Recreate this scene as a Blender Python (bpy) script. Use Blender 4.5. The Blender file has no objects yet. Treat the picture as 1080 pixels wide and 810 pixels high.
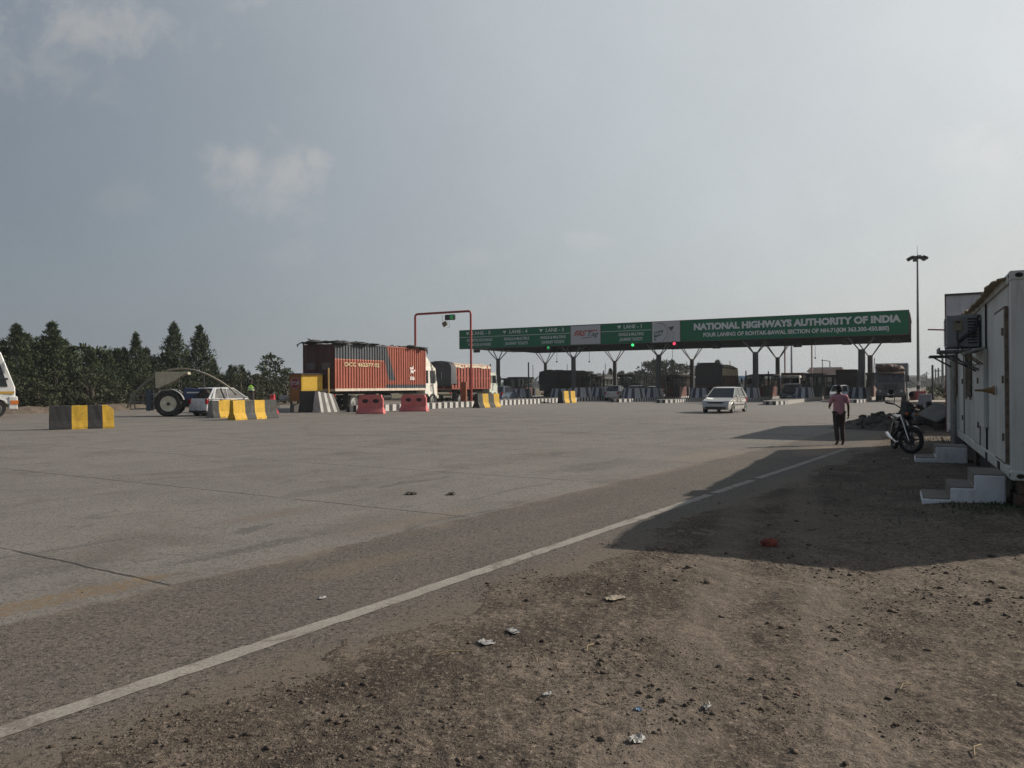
import bpy, bmesh, math, random
import numpy as np
from mathutils import Vector, Matrix, noise as mnoise
from mathutils.geometry import tessellate_polygon
R = math.radians
rng = random.Random(7)
sc = bpy.context.scene
col = sc.collection
H = 1.65                 # eye height
F = 820.0                # focal length in photo pixels (photo is 1080 wide)
AX = R(27.9)             # heading of the road, clockwise from +Y
SA, CA = math.sin(AX), math.cos(AX)

def hor(px): return 408.0 - .006*(px-540)
def gp(px, py):
    Y = F*H/(py-hor(px)); return Vector(((px-540)/F*Y, Y, 0))
def at(px, Y, z=0.0): return Vector(((px-540)/F*Y, Y, z))
def zh(px, py, Y): return H + (hor(px)-py)/F*Y
def rp(u, v, z=0.0): return Vector((u*SA+v*CA, u*CA-v*SA, z))
def uv(p): return (p[0]*SA+p[1]*CA, p[0]*CA-p[1]*SA)
def vpx(px, U):
    s = (px-540)/F; Z = U/(CA+SA*s); return CA*s*Z-SA*Z
def upx(px, V):
    s = (px-540)/F; Z = V/(CA*s-SA); return SA*s*Z+CA*Z

# ------------------------------------------------------------------ mesh builder
class MB:
    def __init__(s): s.v=[]; s.f=[]; s.m=[]; s.mi=0; s.M=None
    def add(s, vs, fs, m=None):
        o=len(s.v)
        for p in vs:
            p=Vector(p)
            s.v.append(tuple(s.M@p) if s.M is not None else tuple(p))
        mi = s.mi if m is None else m
        for f in fs: s.f.append(tuple(i+o for i in f)); s.m.append(mi)
        return s
    def box(s,x0,x1,y0,y1,z0,z1,m=None):
        return s.add([(x0,y0,z0),(x1,y0,z0),(x1,y1,z0),(x0,y1,z0),(x0,y0,z1),(x1,y0,z1),(x1,y1,z1),(x0,y1,z1)],
              [(0,3,2,1),(4,5,6,7),(0,1,5,4),(1,2,6,5),(2,3,7,6),(3,0,4,7)],m)
    def cb(s,c,d,rot=None,m=None):
        x,y,z=d[0]/2,d[1]/2,d[2]/2
        vs=[Vector(p) for p in [(-x,-y,-z),(x,-y,-z),(x,y,-z),(-x,y,-z),(-x,-y,z),(x,-y,z),(x,y,z),(-x,y,z)]]
        if rot is not None: vs=[rot@p for p in vs]
        c=Vector(c)
        return s.add([p+c for p in vs],[(0,3,2,1),(4,5,6,7),(0,1,5,4),(1,2,6,5),(2,3,7,6),(3,0,4,7)],m)
    def tube(s,p0,p1,r0,r1=None,n=8,m=None,caps=True):
        return s.path([p0,p1],[r0,r0 if r1 is None else r1],n,m,caps)
    def path(s,pts,r,n=8,m=None,caps=True,closed=False):
        pts=[Vector(p) for p in pts]; k=len(pts)
        rs=r if isinstance(r,(list,tuple)) else [r]*k
        vs=[];fs=[]; up=None
        for i,p in enumerate(pts):
            if closed: t=(pts[(i+1)%k]-pts[i-1])
            else: t=pts[min(i+1,k-1)]-pts[max(i-1,0)]
            if t.length<1e-9: t=Vector((0,0,1))
            t.normalize()
            if up is None:
                a=Vector((0,0,1)) if abs(t.z)<.9 else Vector((1,0,0))
                up=(a-t*a.dot(t)).normalized()
            else:
                up=(up-t*up.dot(t))
                if up.length<1e-6: up=t.orthogonal()
                up.normalize()
            b=t.cross(up)
            for j in range(n):
                a=2*math.pi*j/n
                vs.append(p+(up*math.cos(a)+b*math.sin(a))*rs[i])
        for i in range(k if closed else k-1):
            i2=(i+1)%k
            for j in range(n):
                fs.append((i*n+j,i*n+(j+1)%n,i2*n+(j+1)%n,i2*n+j))
        if caps and not closed:
            fs.append(tuple(range(n-1,-1,-1))); fs.append(tuple((k-1)*n+j for j in range(n)))
        return s.add(vs,fs,m)
    def prism(s,poly,axis,a,b,m=None,holes=(),wf=None):
        """polygon in the two other axes (x: (y,z); y: (x,z); z: (x,y)) extruded a..b"""
        def P(q,t):
            if axis=='x': return (t,q[0],q[1])
            if axis=='y': return (q[0],t,q[1])
            return (q[0],q[1],t)
        loops=[list(poly)]+[list(h) for h in holes]
        flat=[q for l in loops for q in l]; n=len(flat)
        vs=[P(q,a) for q in flat]+[P(q,b) for q in flat]
        if wf: vs=[wf(Vector(p)) for p in vs]
        tri=tessellate_polygon([[Vector((q[0],q[1],0)) for q in l] for l in loops])
        fs=[tuple(t) for t in tri]+[tuple(i+n for i in reversed(t)) for t in tri]
        o=0
        for l in loops:
            k=len(l)
            for i in range(k):
                j=(i+1)%k; fs.append((o+i,o+j,o+j+n,o+i+n))
            o+=k
        return s.add(vs,fs,m)
    def lathe(s,prof,c=(0,0,0),axis='z',n=16,m=None,ring=False):
        c=Vector(c); vs=[];fs=[]; k=len(prof)
        for r,h in prof:
            for j in range(n):
                a=2*math.pi*j/n; x,y=r*math.cos(a),r*math.sin(a)
                p={'z':(x,y,h),'x':(h,x,y),'y':(x,h,y)}[axis]
                vs.append(c+Vector(p))
        for i in range(k-1):
            for j in range(n):
                fs.append((i*n+j,i*n+(j+1)%n,(i+1)*n+(j+1)%n,(i+1)*n+j))
        if ring:
            for j in range(n): fs.append(((k-1)*n+j,(k-1)*n+(j+1)%n,(j+1)%n,j))
        else: fs.append(tuple(range(n-1,-1,-1))); fs.append(tuple((k-1)*n+j for j in range(n)))
        return s.add(vs,fs,m)
    def ball(s,c,r,nu=10,nv=6,m=None,rot=None,jit=0,seed=0):
        rr=r if isinstance(r,(tuple,list)) else (r,r,r); c=Vector(c); q=random.Random(seed)
        vs=[(0,0,-1)];fs=[]
        for i in range(1,nv):
            ph=-math.pi/2+math.pi*i/nv
            for j in range(nu):
                a=2*math.pi*j/nu; vs.append((math.cos(ph)*math.cos(a),math.cos(ph)*math.sin(a),math.sin(ph)))
        vs.append((0,0,1)); e=len(vs)-1
        for j in range(nu): fs.append((0,1+(j+1)%nu,1+j)); fs.append((e,1+(nv-2)*nu+j,1+(nv-2)*nu+(j+1)%nu))
        for i in range(nv-2):
            for j in range(nu):
                fs.append((1+i*nu+j,1+i*nu+(j+1)%nu,1+(i+1)*nu+(j+1)%nu,1+(i+1)*nu+j))
        out=[]
        for p in vs:
            k=1+q.uniform(-jit,jit)
            p=Vector((p[0]*rr[0]*k,p[1]*rr[1]*k,p[2]*rr[2]*k))
            if rot is not None: p=rot@p
            out.append(p+c)
        return s.add(out,fs,m)
    def build(s,name,mats,parent=None,smooth=False,bevel=0,loc=None,rot=None,fix=True,seg=2):
        me=bpy.data.meshes.new(name); me.from_pydata(s.v,[],s.f)
        if not isinstance(mats,(list,tuple)): mats=[mats]
        for k in mats: me.materials.append(k)
        me.polygons.foreach_set('material_index',[min(i,len(mats)-1) for i in s.m])
        if fix:
            bm=bmesh.new(); bm.from_mesh(me); bmesh.ops.recalc_face_normals(bm,faces=bm.faces); bm.to_mesh(me); bm.free()
        if smooth:
            me.polygons.foreach_set('use_smooth',[True]*len(me.polygons))
            me.set_sharp_from_angle(angle=R(smooth if smooth is not True else 40))
        o=bpy.data.objects.new(name,me); col.objects.link(o)
        if parent: o.parent=parent
        if loc is not None: o.location=loc
        if rot is not None: o.rotation_euler=rot if not isinstance(rot,(int,float)) else (0,0,rot)
        if bevel:
            b=o.modifiers.new('Bevel','BEVEL'); b.width=bevel; b.segments=seg; b.limit_method='ANGLE'; b.angle_limit=R(35)
        return o
def raw_mesh(name,v,f,mats,parent=None):
    me=bpy.data.meshes.new(name); v=np.asarray(v,dtype=np.float32); f=np.asarray(f,dtype=np.int32)
    k=f.shape[1]
    me.vertices.add(len(v)); me.vertices.foreach_set('co',v.ravel())
    me.loops.add(f.size); me.loops.foreach_set('vertex_index',f.ravel())
    me.polygons.add(len(f)); me.polygons.foreach_set('loop_start',np.arange(len(f),dtype=np.int32)*k)
    me.update(calc_edges=True); me.validate()
    for m in mats if isinstance(mats,(list,tuple)) else [mats]: me.materials.append(m)
    o=bpy.data.objects.new(name,me); col.objects.link(o)
    if parent: o.parent=parent
    return o
def tag(o,label,cat,group=None,kind=None):
    if label: o['label']=label
    if cat: o['category']=cat
    if group: o['group']=group
    if kind: o['kind']=kind
    return o
def thing(name,label,cat,loc=(0,0,0),rz=0.0,group=None):
    o=bpy.data.objects.new(name,None); o.empty_display_size=.2; col.objects.link(o)
    o.location=loc; o.rotation_euler=(0,0,rz); return tag(o,label,cat,group)
def copy_tree(o,parent=None):
    c=o.copy(); col.objects.link(c)
    if parent is not None: c.parent=parent
    for ch in list(o.children): copy_tree(ch,c)
    return c
def text(s,size,name,mat,parent,M,bold=0.0,shear=0.0,align='CENTER',width=None,space=1.0,ext=.006):
    cu=bpy.data.curves.new(name,'FONT'); cu.body=s; cu.size=size; cu.align_x=align; cu.align_y='CENTER'
    cu.offset=bold; cu.shear=shear; cu.extrude=ext; cu.space_character=space; cu.resolution_u=3
    o=bpy.data.objects.new(name,cu); col.objects.link(o)
    dg=bpy.context.evaluated_depsgraph_get(); me=bpy.data.meshes.new_from_object(o.evaluated_get(dg))
    bpy.data.objects.remove(o)
    me.name=name
    if width:
        xs=[v.co.x for v in me.vertices]; w=max(xs)-min(xs)
        me.transform(Matrix.Diagonal((width/w,1,1,1)))
    me.transform(M); me.materials.clear(); me.materials.append(mat)
    o=bpy.data.objects.new(name,me); col.objects.link(o); o.parent=parent
    return o
def face_front(x,y,z):   # text plane that faces local -Y
    return Matrix.Translation((x,y,z))@Matrix.Rotation(R(90),4,'X')
def face_right(x,y,z):   # text plane that faces local +X
    return Matrix.Translation((x,y,z))@Matrix.Rotation(R(90),4,'Z')@Matrix.Rotation(R(90),4,'X')

# ------------------------------------------------------------------ materials
class NT:
    def __init__(s,tree): s.t=tree; s.n=tree.nodes; s.l=tree.links
    def new(s,t,**k):
        n=s.n.new(t)
        for a,b in k.items(): setattr(n,a,b)
        return n
    def put(s,sock,val):
        if hasattr(val,'is_output') or isinstance(val,bpy.types.NodeSocket): s.l.new(val,sock)
        else:
            if isinstance(val,(tuple,list)) and len(val)==3 and sock.type=='RGBA': val=(*val,1)
            sock.default_value=val
    def math(s,op,a,b=0.0,c=None,clamp=False):
        n=s.new('ShaderNodeMath',operation=op,use_clamp=clamp); s.put(n.inputs[0],a); s.put(n.inputs[1],b)
        if c is not None: s.put(n.inputs[2],c)
        return n.outputs[0]
    def dot(s,a,vec):
        n=s.new('ShaderNodeVectorMath',operation='DOT_PRODUCT'); s.put(n.inputs[0],a); n.inputs[1].default_value=vec; return n.outputs['Value']
    def vmul(s,a,vec):
        n=s.new('ShaderNodeVectorMath',operation='MULTIPLY'); s.put(n.inputs[0],a); n.inputs[1].default_value=vec; return n.outputs[0]
    def noise(s,vec,scale,detail=4,rough=.55,dist=0.0):
        n=s.new('ShaderNodeTexNoise'); s.put(n.inputs['Vector'],vec); n.inputs['Scale'].default_value=scale
        n.inputs['Detail'].default_value=detail; n.inputs['Roughness'].default_value=rough; n.inputs['Distortion'].default_value=dist
        return n.outputs[0]
    def voro(s,vec,scale,feature='F1'):
        n=s.new('ShaderNodeTexVoronoi',feature=feature); s.put(n.inputs['Vector'],vec); n.inputs['Scale'].default_value=scale; return n.outputs['Distance']
    def sstep(s,x,a,b):
        n=s.new('ShaderNodeMapRange',interpolation_type='SMOOTHSTEP'); s.put(n.inputs[0],x); n.inputs[1].default_value=a; n.inputs[2].default_value=b
        return n.outputs[0]
    def lin(s,x,a,b,c=0.0,d=1.0):
        n=s.new('ShaderNodeMapRange'); s.put(n.inputs[0],x); n.inputs[1].default_value=a; n.inputs[2].default_value=b; n.inputs[3].default_value=c; n.inputs[4].default_value=d
        return n.outputs[0]
    def mix(s,f,a,b,blend='MIX'):
        n=s.new('ShaderNodeMix',data_type='RGBA',blend_type=blend); s.put(n.inputs[0],f); s.put(n.inputs[6],a); s.put(n.inputs[7],b); return n.outputs[2]
    def bump(s,h,strength=.5,dist=.02,normal=None):
        n=s.new('ShaderNodeBump'); s.put(n.inputs['Height'],h); n.inputs['Strength'].default_value=strength; n.inputs['Distance'].default_value=dist
        if normal is not None: s.l.new(normal,n.inputs['Normal'])
        return n.outputs[0]
def newmat(name):
    m=bpy.data.materials.new(name); m.use_nodes=True; nt=NT(m.node_tree)
    b=m.node_tree.nodes['Principled BSDF']; return m,nt,b
_mc={}
def mat(name,c,rough=.6,metal=0.0,var=.18,scale=3.0,dirt=0.0,dirtc=(.16,.125,.09),bump=0.0,bscale=30,spec=.5,coat=0.0,low=.0):
    """painted / plain surface with noise variation, grime patches"""
    if name in _mc: return _mc[name]
    m,nt,b=newmat(name); tc=nt.new('ShaderNodeTexCoord'); o=tc.outputs['Object']
    n1=nt.noise(o,scale,5,.6)
    cc=nt.mix(nt.lin(n1,.3,.7),tuple(x*(1-var) for x in c),tuple(min(1,x*(1+var)) for x in c))
    if dirt>0:
        n2=nt.noise(nt.vmul(o,(1,1,.35)),scale*2.3,6,.65,.4)
        cc=nt.mix(nt.math('MULTIPLY',nt.sstep(n2,.48,.72),dirt),cc,dirtc)
    nt.l.new(cc,b.inputs['Base Color'])
    nt.l.new(nt.lin(n1,.2,.8,max(.02,rough-.08),min(1,rough+.08)),b.inputs['Roughness'])
    b.inputs['Metallic'].default_value=metal; b.inputs['Specular IOR Level'].default_value=spec
    if coat: b.inputs['Coat Weight'].default_value=coat; b.inputs['Coat Roughness'].default_value=.08
    if bump>0: nt.l.new(nt.bump(nt.noise(o,bscale,5,.6),bump,.01),b.inputs['Normal'])
    _mc[name]=m; return m
def emit(name,c,s):
    m,nt,b=newmat(name); b.inputs['Base Color'].default_value=(*[x*.3 for x in c],1)
    b.inputs['Emission Color'].default_value=(*c,1); b.inputs['Emission Strength'].default_value=s; return m

black_rub=mat('tyre_rubber',(.022,.022,.022),.85,var=.3,scale=9,dirt=.5,dirtc=(.09,.075,.06))
dark_iron=mat('dark_chassis',(.03,.028,.027),.7,var=.3,dirt=.4,dirtc=(.07,.055,.045))
rimgrey=mat('rim_grey',(.30,.30,.29),.45,.6,dirt=.3)
glass_d=mat('dark_glass',(.018,.022,.026),.08,0,var=.1,spec=.8)
glass_l=mat('side_glass',(.03,.036,.04),.07,0,var=.2,spec=.9)
chrome=mat('chrome',(.6,.6,.6),.2,1.0,var=.05)
white_p=mat('white_paint',(.72,.72,.69),.4,dirt=.25,dirtc=(.35,.29,.22),coat=.2)
truck_w=mat('truck_cab_white',(.74,.71,.63),.45,dirt=.45,dirtc=(.4,.31,.2))
car_w=mat('car_white',(.70,.71,.72),.3,dirt=.15,coat=.5)
car_s=mat('car_silver',(.52,.51,.48),.32,.35,var=.06,dirt=.12,coat=.5)
car_b=mat('car_blue_grey',(.13,.17,.22),.3,.3,var=.06,coat=.5)
car_d=mat('car_dark',(.05,.055,.065),.3,.2,var=.06,coat=.5)
red_l=mat('red_lamp',(.45,.02,.03),.2)
amb_l=mat('amber_lamp',(.75,.20,.03),.25)
head_l=mat('headlamp_glass',(.42,.43,.44),.12,.5,var=.2)
plate_m=mat('plate_white',(.6,.6,.55),.5,dirt=.3)
black_pl=mat('black_plastic',(.025,.025,.027),.5)
yel=mat('barrier_yellow',(.60,.36,.028),.75,dirt=.35,dirtc=(.22,.15,.06),bump=.3)
blk=mat('barrier_black',(.024,.024,.025),.8,var=.35,dirt=.3,dirtc=(.055,.05,.045),bump=.3)
gry=mat('barrier_grey',(.055,.056,.054),.85,var=.3,dirt=.4,dirtc=(.2,.18,.15),bump=.4)
conc=mat('raw_concrete',(.27,.255,.23),.9,var=.25,dirt=.5,dirtc=(.14,.12,.1),bump=.5)
redpl=mat('red_plastic',(.60,.15,.145),.5,var=.15,scale=2,dirt=.35,dirtc=(.45,.26,.22))
redpl2=mat('red_plastic_deep',(.48,.03,.05),.45,var=.15,dirt=.2)
pole_red=mat('gauge_red',(.30,.035,.025),.5,dirt=.3,dirtc=(.25,.1,.07))
pole_dk=mat('pole_dark',(.05,.05,.052),.6)
pole_gv=mat('galvanised',(.30,.31,.32),.45,.5,dirt=.2)
# ------------------------------------------------------------------ numpy noise
def _h(ix,iy,seed):
    n=(ix.astype(np.int64)*374761393+iy.astype(np.int64)*668265263+seed*974634777)&0xffffffff
    n=((n^(n>>13))*1274126177)&0xffffffff
    return ((n^(n>>16))&0xffff)/65535.0
def vnoise(x,y,seed=0):
    ix=np.floor(x);iy=np.floor(y);fx=x-ix;fy=y-iy
    fx=fx*fx*(3-2*fx);fy=fy*fy*(3-2*fy)
    a=_h(ix,iy,seed);b=_h(ix+1,iy,seed);c=_h(ix,iy+1,seed);d=_h(ix+1,iy+1,seed)
    return (a*(1-fx)+b*fx)*(1-fy)+(c*(1-fx)+d*fx)*fy
def fbm(x,y,o=4,seed=0):
    s=0;a=.5;t=0
    for i in range(o):
        s=s+a*vnoise(x,y,seed+i);t+=a;a*=.5;x=x*2.03+11.3;y=y*2.03+5.7
    return s/t
def sst(a,b,x):
    t=np.clip((x-a)/(b-a),0,1); return t*t*(3-2*t)
LD=(.562,.827); LN=(.827,-.562)      # edge-line direction and its right-hand normal
CP0=np.array((6.17,9.6)); CDIR=np.array((.4415,.8973)); CLEFT=np.array((-.8973,.4415))   # cabin side wall line
def edge(x,y):
    n=x*LN[0]+y*LN[1]; v=x*CA-y*SA
    return np.maximum(n+3.70,v+1.35)
def gheight(x,y):
    x=np.asarray(x,float);y=np.asarray(y,float)
    r=np.hypot(x,y)
    fade=np.clip(40/np.maximum(r,1),0,1)
    e=edge(x,y)+((fbm(x*1.1,y*1.1,4,3)-.5)*.75+(fbm(x*9,y*9,3,9)-.5)*.40)*np.clip(fade*1.5,0,1)
    b=.008+(fbm(x*.45,y*.45,3,21)-.45)*.022*fade+(fbm(x*2.6,y*2.6,4,31)-.5)*.018*fade+(fbm(x*11,y*11,4,41)-.5)*.034*fade
    # wheel ruts worn by traffic along the verge
    n=x*LN[0]+y*LN[1]
    for c,w in ((-1.35+.25*0,.22),(-2.1,.16),(.4,.22)):
        cc=c+.35*np.sin(y*.25+1)+.02*(y-6)
        b=b-.007*np.exp(-((n-cc)/w)**2)*fade
    wl=(x-CP0[0])*CLEFT[0]+(y-CP0[1])*CLEFT[1]; al=(x-CP0[0])*CDIR[0]+(y-CP0[1])*CDIR[1]
    b=b+.10*sst(1.9,.2,wl)*sst(-3,0,al)*sst(19,13,al)
    b=b+.05*np.exp(-((wl-1.2)/.5)**2-((al-4.5)/2.5)**2)
    b=b*(.25+.75*sst(.1,1.0,e)); h=-.06+(b+.06)*sst(-.12,.20,e)
    v=x*CA-y*SA
    lb=-v-55.2+(fbm(x*.3,y*.3,3,77)-.5)*1.2
    bl=.10+.38*np.exp(-((lb-1.1)/.9)**2)*(.6+.8*fbm(x*.8,y*.8,3,78))
    h=np.where(v<-50, -.06+(bl+.06)*sst(-.1,.9,lb), h)
    return h
def gz(x,y): return float(gheight(np.array([x]),np.array([y]))[0])

# ------------------------------------------------------------------ materials of the ground
def pos(nt): return nt.new('ShaderNodeNewGeometry').outputs['Position']
def dirt_material():
    m,nt,b=newmat('dirt'); P=pos(nt)
    big=nt.noise(P,.35,4,.6); mid=nt.noise(P,1.7,6,.65,.3); fine=nt.noise(P,14,6,.7); grit=nt.noise(P,70,4,.7); spk=nt.noise(P,27,4,.72)
    c=nt.mix(nt.sstep(mid,.38,.64),(.092,.072,.056),(.190,.151,.117))
    c=nt.mix(nt.math('MULTIPLY',nt.sstep(big,.42,.66),.65),c,(.215,.174,.136))
    # dark oily / coal dust patches beside the asphalt
    e=nt.math('ADD',nt.dot(P,(LN[0],LN[1],0)),3.62)
    band=nt.math('MULTIPLY',nt.sstep(e,-.1,.35),nt.math('SUBTRACT',1.0,nt.sstep(e,.8,1.9)))
    dk=nt.math('MULTIPLY',band,nt.sstep(nt.noise(P,.9,5,.65,.5),.42,.62))
    c=nt.mix(nt.math('MULTIPLY',dk,.85),c,(.058,.045,.034))
    c=nt.mix(nt.math('MULTIPLY',nt.sstep(nt.noise(P,.55,5,.7,.6),.53,.68),.6),c,(.10,.080,.060))
    c=nt.mix(nt.math('MULTIPLY',nt.sstep(fine,.50,.62),.72),c,(.070,.055,.041))
    c=nt.mix(nt.math('MULTIPLY',nt.sstep(grit,.55,.66),.7),c,(.34,.275,.21))
    c=nt.mix(nt.math('MULTIPLY',nt.sstep(nt.voro(P,38),.26,.08),.7),c,(.055,.045,.037))
    c=nt.mix(nt.math('MULTIPLY',nt.sstep(spk,.54,.62),.95),c,(.050,.041,.034)); c=nt.mix(nt.math('MULTIPLY',nt.sstep(spk,.43,.36),.75),c,(.31,.255,.20))
    # paler compacted wheel tracks
    t=nt.math('ADD',nt.dot(P,(.945,-.327,0)),nt.math('MULTIPLY',nt.noise(P,.4,2),.5))
    for cc in (-.28,.55):
        d=nt.math('ABSOLUTE',nt.math('SUBTRACT',t,cc))
        c=nt.mix(nt.math('MULTIPLY',nt.math('SUBTRACT',1.0,nt.sstep(d,.06,.34)),.45),c,(.232,.190,.149))
    # far from the verge: dry grass and scrub tones on the plain
    far=nt.sstep(nt.new('ShaderNodeVectorMath',operation='LENGTH').outputs['Value'],60,160)
    nt.l.new(P,[n for n in nt.n if n.bl_idname=='ShaderNodeVectorMath' and n.operation=='LENGTH'][0].inputs[0])
    c=nt.mix(nt.math('MULTIPLY',far,.7),c,nt.mix(nt.noise(P,.05,4),(.10,.10,.05),(.22,.18,.11)))
    nt.l.new(c,b.inputs['Base Color']); b.inputs['Roughness'].default_value=.95; b.inputs['Specular IOR Level'].default_value=.15
    h=nt.math('ADD',nt.math('MULTIPLY',fine,.6),nt.math('ADD',nt.math('MULTIPLY',grit,.25),nt.math('MULTIPLY',mid,1.2)))
    nt.l.new(nt.bump(h,1.0,.04),b.inputs['Normal']); return m
def road_material():
    m,nt,b=newmat('worn_road'); P=pos(nt)
    n=nt.dot(P,(LN[0],LN[1],0)); d=nt.dot(P,(LD[0],LD[1],0)); rad=nt.new('ShaderNodeVectorMath',operation='LENGTH'); nt.l.new(P,rad.inputs[0]); rad=rad.outputs['Value']
    big=nt.noise(P,.12,4,.6); mid=nt.noise(P,.8,6,.65,.4); fine=nt.noise(P,9,6,.7); grit=nt.noise(P,85,3,.7); spk=nt.noise(P,29,4,.72)
    # stretched wear streaks along the traffic
    comb=nt.new('ShaderNodeCombineXYZ'); nt.l.new(nt.math('MULTIPLY',n,1.1),comb.inputs[0]); nt.l.new(nt.math('MULTIPLY',d,.07),comb.inputs[1])
    streak=nt.noise(comb.outputs[0],1.0,6,.65,.3)
    # concrete apron
    conc_c=nt.mix(nt.lin(mid,.3,.7),(.165,.150,.131),(.222,.203,.179))
    conc_c=nt.mix(nt.math('MULTIPLY',nt.sstep(big,.38,.7),.5),conc_c,(.245,.224,.198))
    conc_c=nt.mix(nt.math('MULTIPLY',nt.sstep(streak,.50,.70),.55),conc_c,(.150,.135,.121))
    conc_c=nt.mix(nt.math('MULTIPLY',nt.sstep(fine,.51,.64),.6),conc_c,(.105,.094,.083))
    conc_c=nt.mix(nt.math('MULTIPLY',nt.sstep(grit,.54,.66),.6),conc_c,(.37,.345,.31))
    conc_c=nt.mix(nt.math('MULTIPLY',nt.sstep(nt.voro(P,60),.26,.10),.6),conc_c,(.085,.078,.07))
    conc_c=nt.mix(nt.math('MULTIPLY',nt.sstep(nt.noise(P,.42,6,.68,.5),.50,.66),.55),conc_c,(.125,.107,.088))
    conc_c=nt.mix(nt.math('MULTIPLY',nt.sstep(nt.noise(P,1.9,7,.75,.7),.56,.66),.5),conc_c,(.115,.098,.080))
    # joints
    wob=nt.math('MULTIPLY',nt.math('SUBTRACT',nt.noise(P,2.2,4),.5),.10)
    dj=nt.math('ABSOLUTE',nt.math('SUBTRACT',nt.math('FRACT',nt.math('DIVIDE',nt.math('ADD',nt.math('ADD',d,nt.math('MULTIPLY',n,-.03)),wob),4.05)),.98))
    gap=nt.math('SUBTRACT',1.0,nt.sstep(dj,.0022,.0075))
    gapm=nt.math('MULTIPLY',gap,nt.sstep(nt.noise(P,.7,4),.28,.45))
    nj=nt.math('ABSOLUTE',nt.math('SUBTRACT',nt.math('FRACT',nt.math('DIVIDE',nt.math('ADD',n,nt.math('ADD',wob,6.02)),3.6)),.5))
    gap2=nt.math('MULTIPLY',nt.math('SUBTRACT',1.0,nt.sstep(nj,.001,.004)),nt.sstep(nt.noise(P,.5,4),.45,.6))
    joints=nt.math('MAXIMUM',gapm,nt.math('MULTIPLY',gap2,.7))
    edgew=nt.math('ADD',n,nt.math('MULTIPLY',nt.math('SUBTRACT',nt.noise(P,1.1,5,.6),.5),.35)); isasp=nt.sstep(edgew,-6.06,-5.98); joints=nt.math('MULTIPLY',joints,nt.math('SUBTRACT',1.0,isasp))
    conc_c=nt.mix(nt.math('MULTIPLY',joints,.8),conc_c,(.06,.05,.043))
    # dark tar repairs / oil drips on the apron
    tar=nt.sstep(nt.noise(nt.vmul(comb.outputs[0],(1,4,1)),1.6,6,.68,.8),.60,.67)
    conc_c=nt.mix(nt.math('MULTIPLY',tar,.55),conc_c,(.075,.069,.063))
    # asphalt shoulder strip
    asp=nt.mix(nt.lin(mid,.3,.7),(.105,.089,.073),(.165,.139,.112))
    asp=nt.mix(nt.math('MULTIPLY',nt.sstep(streak,.45,.65),.55),asp,(.100,.090,.080))
    asp=nt.mix(nt.math('MULTIPLY',nt.sstep(fine,.48,.62),.7),asp,(.070,.061,.052))
    asp=nt.mix(nt.math('MULTIPLY',nt.sstep(grit,.53,.65),.75),asp,(.30,.265,.22))
    asp=nt.mix(nt.math('MULTIPLY',nt.sstep(nt.voro(P,55),.28,.10),.7),asp,(.05,.044,.038))
    asp=nt.mix(nt.math('MULTIPLY',nt.sstep(spk,.54,.61),.95),asp,(.042,.037,.032)); asp=nt.mix(nt.math('MULTIPLY',nt.sstep(spk,.43,.36),.8),asp,(.25,.22,.185))
    conc_c=nt.mix(nt.math('MULTIPLY',nt.sstep(spk,.43,.36),.6),conc_c,(.33,.305,.27))
    conc_c=nt.mix(nt.math('MULTIPLY',nt.sstep(spk,.55,.62),.85),conc_c,(.075,.067,.060))
    isasp=nt.sstep(edgew,-6.06,-5.98)
    c=nt.mix(isasp,conc_c,asp)
    # far toll plaza asphalt
    U=nt.dot(P,(SA,CA,0))
    far=nt.sstep(nt.math('ADD',U,nt.math('MULTIPLY',nt.noise(P,.06,4),22)),48,72)
    c=nt.mix(nt.math('MULTIPLY',far,.75),c,nt.mix(streak,(.200,.188,.171),(.245,.231,.212)))
    # sand along the slab edge, and drifted patches
    sandband=nt.math('SUBTRACT',1.0,nt.sstep(nt.math('ABSOLUTE',nt.math('ADD',edgew,6.0)),.02,.22))
    c=nt.mix(nt.math('MULTIPLY',sandband,nt.math('MULTIPLY',nt.sstep(mid,.40,.62),.45)),c,(.245,.195,.148))
    wn=nt.math('MULTIPLY',nt.math('SUBTRACT',nt.noise(P,2.9,7,.72),.5),2.0)
    brk=nt.sstep(nt.noise(P,16,6,.78),.36,.60)
    for (cd,cn,ld,ln,k,cs) in ((3.0,-6.42,1.15,.19,1.0,(.20,.142,.086)),(5.2,-5.25,.75,.20,.6,(.19,.14,.095)),(7.3,-6.4,1.2,.22,.5,(.22,.165,.115)),
                            (5.2,-6.75,.95,.14,.75,(.085,.078,.07)),(3.2,-7.5,.9,.2,.6,(.10,.09,.08)),(8.6,-9.5,1.1,.28,.55,(.105,.096,.088)),(14.5,-7.6,1.6,.5,.45,(.09,.08,.07)),
                            (6.6,-8.3,.8,.2,.5,(.2,.15,.11)),(20.5,-4.6,1.7,.55,.75,(.30,.225,.16)),(9.6,-5.2,1.4,.3,.5,(.10,.085,.07)),(18.0,-6.5,2.2,.6,.5,(.28,.215,.155))):
        a=nt.math('DIVIDE',nt.math('SUBTRACT',d,cd),ld); q=nt.math('DIVIDE',nt.math('SUBTRACT',n,cn),ln)
        rr=nt.math('SQRT',nt.math('ADD',nt.math('MULTIPLY',a,a),nt.math('MULTIPLY',q,q)))
        mk=nt.math('MULTIPLY',nt.math('SUBTRACT',1.0,nt.sstep(nt.math('ADD',rr,wn),.70,1.15)),brk)
        c=nt.mix(nt.math('MULTIPLY',mk,k),c,cs)
    # dust creeping in from the verge
    V=nt.dot(P,(CA,-SA,0))
    e=nt.math('MAXIMUM',nt.math('ADD',n,3.62),nt.math('ADD',V,1.35))
    dust=nt.sstep(nt.math('ADD',e,nt.math('MULTIPLY',nt.math('SUBTRACT',nt.noise(P,1.4,6,.7),.5),1.3)),-.42,.08)
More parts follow.
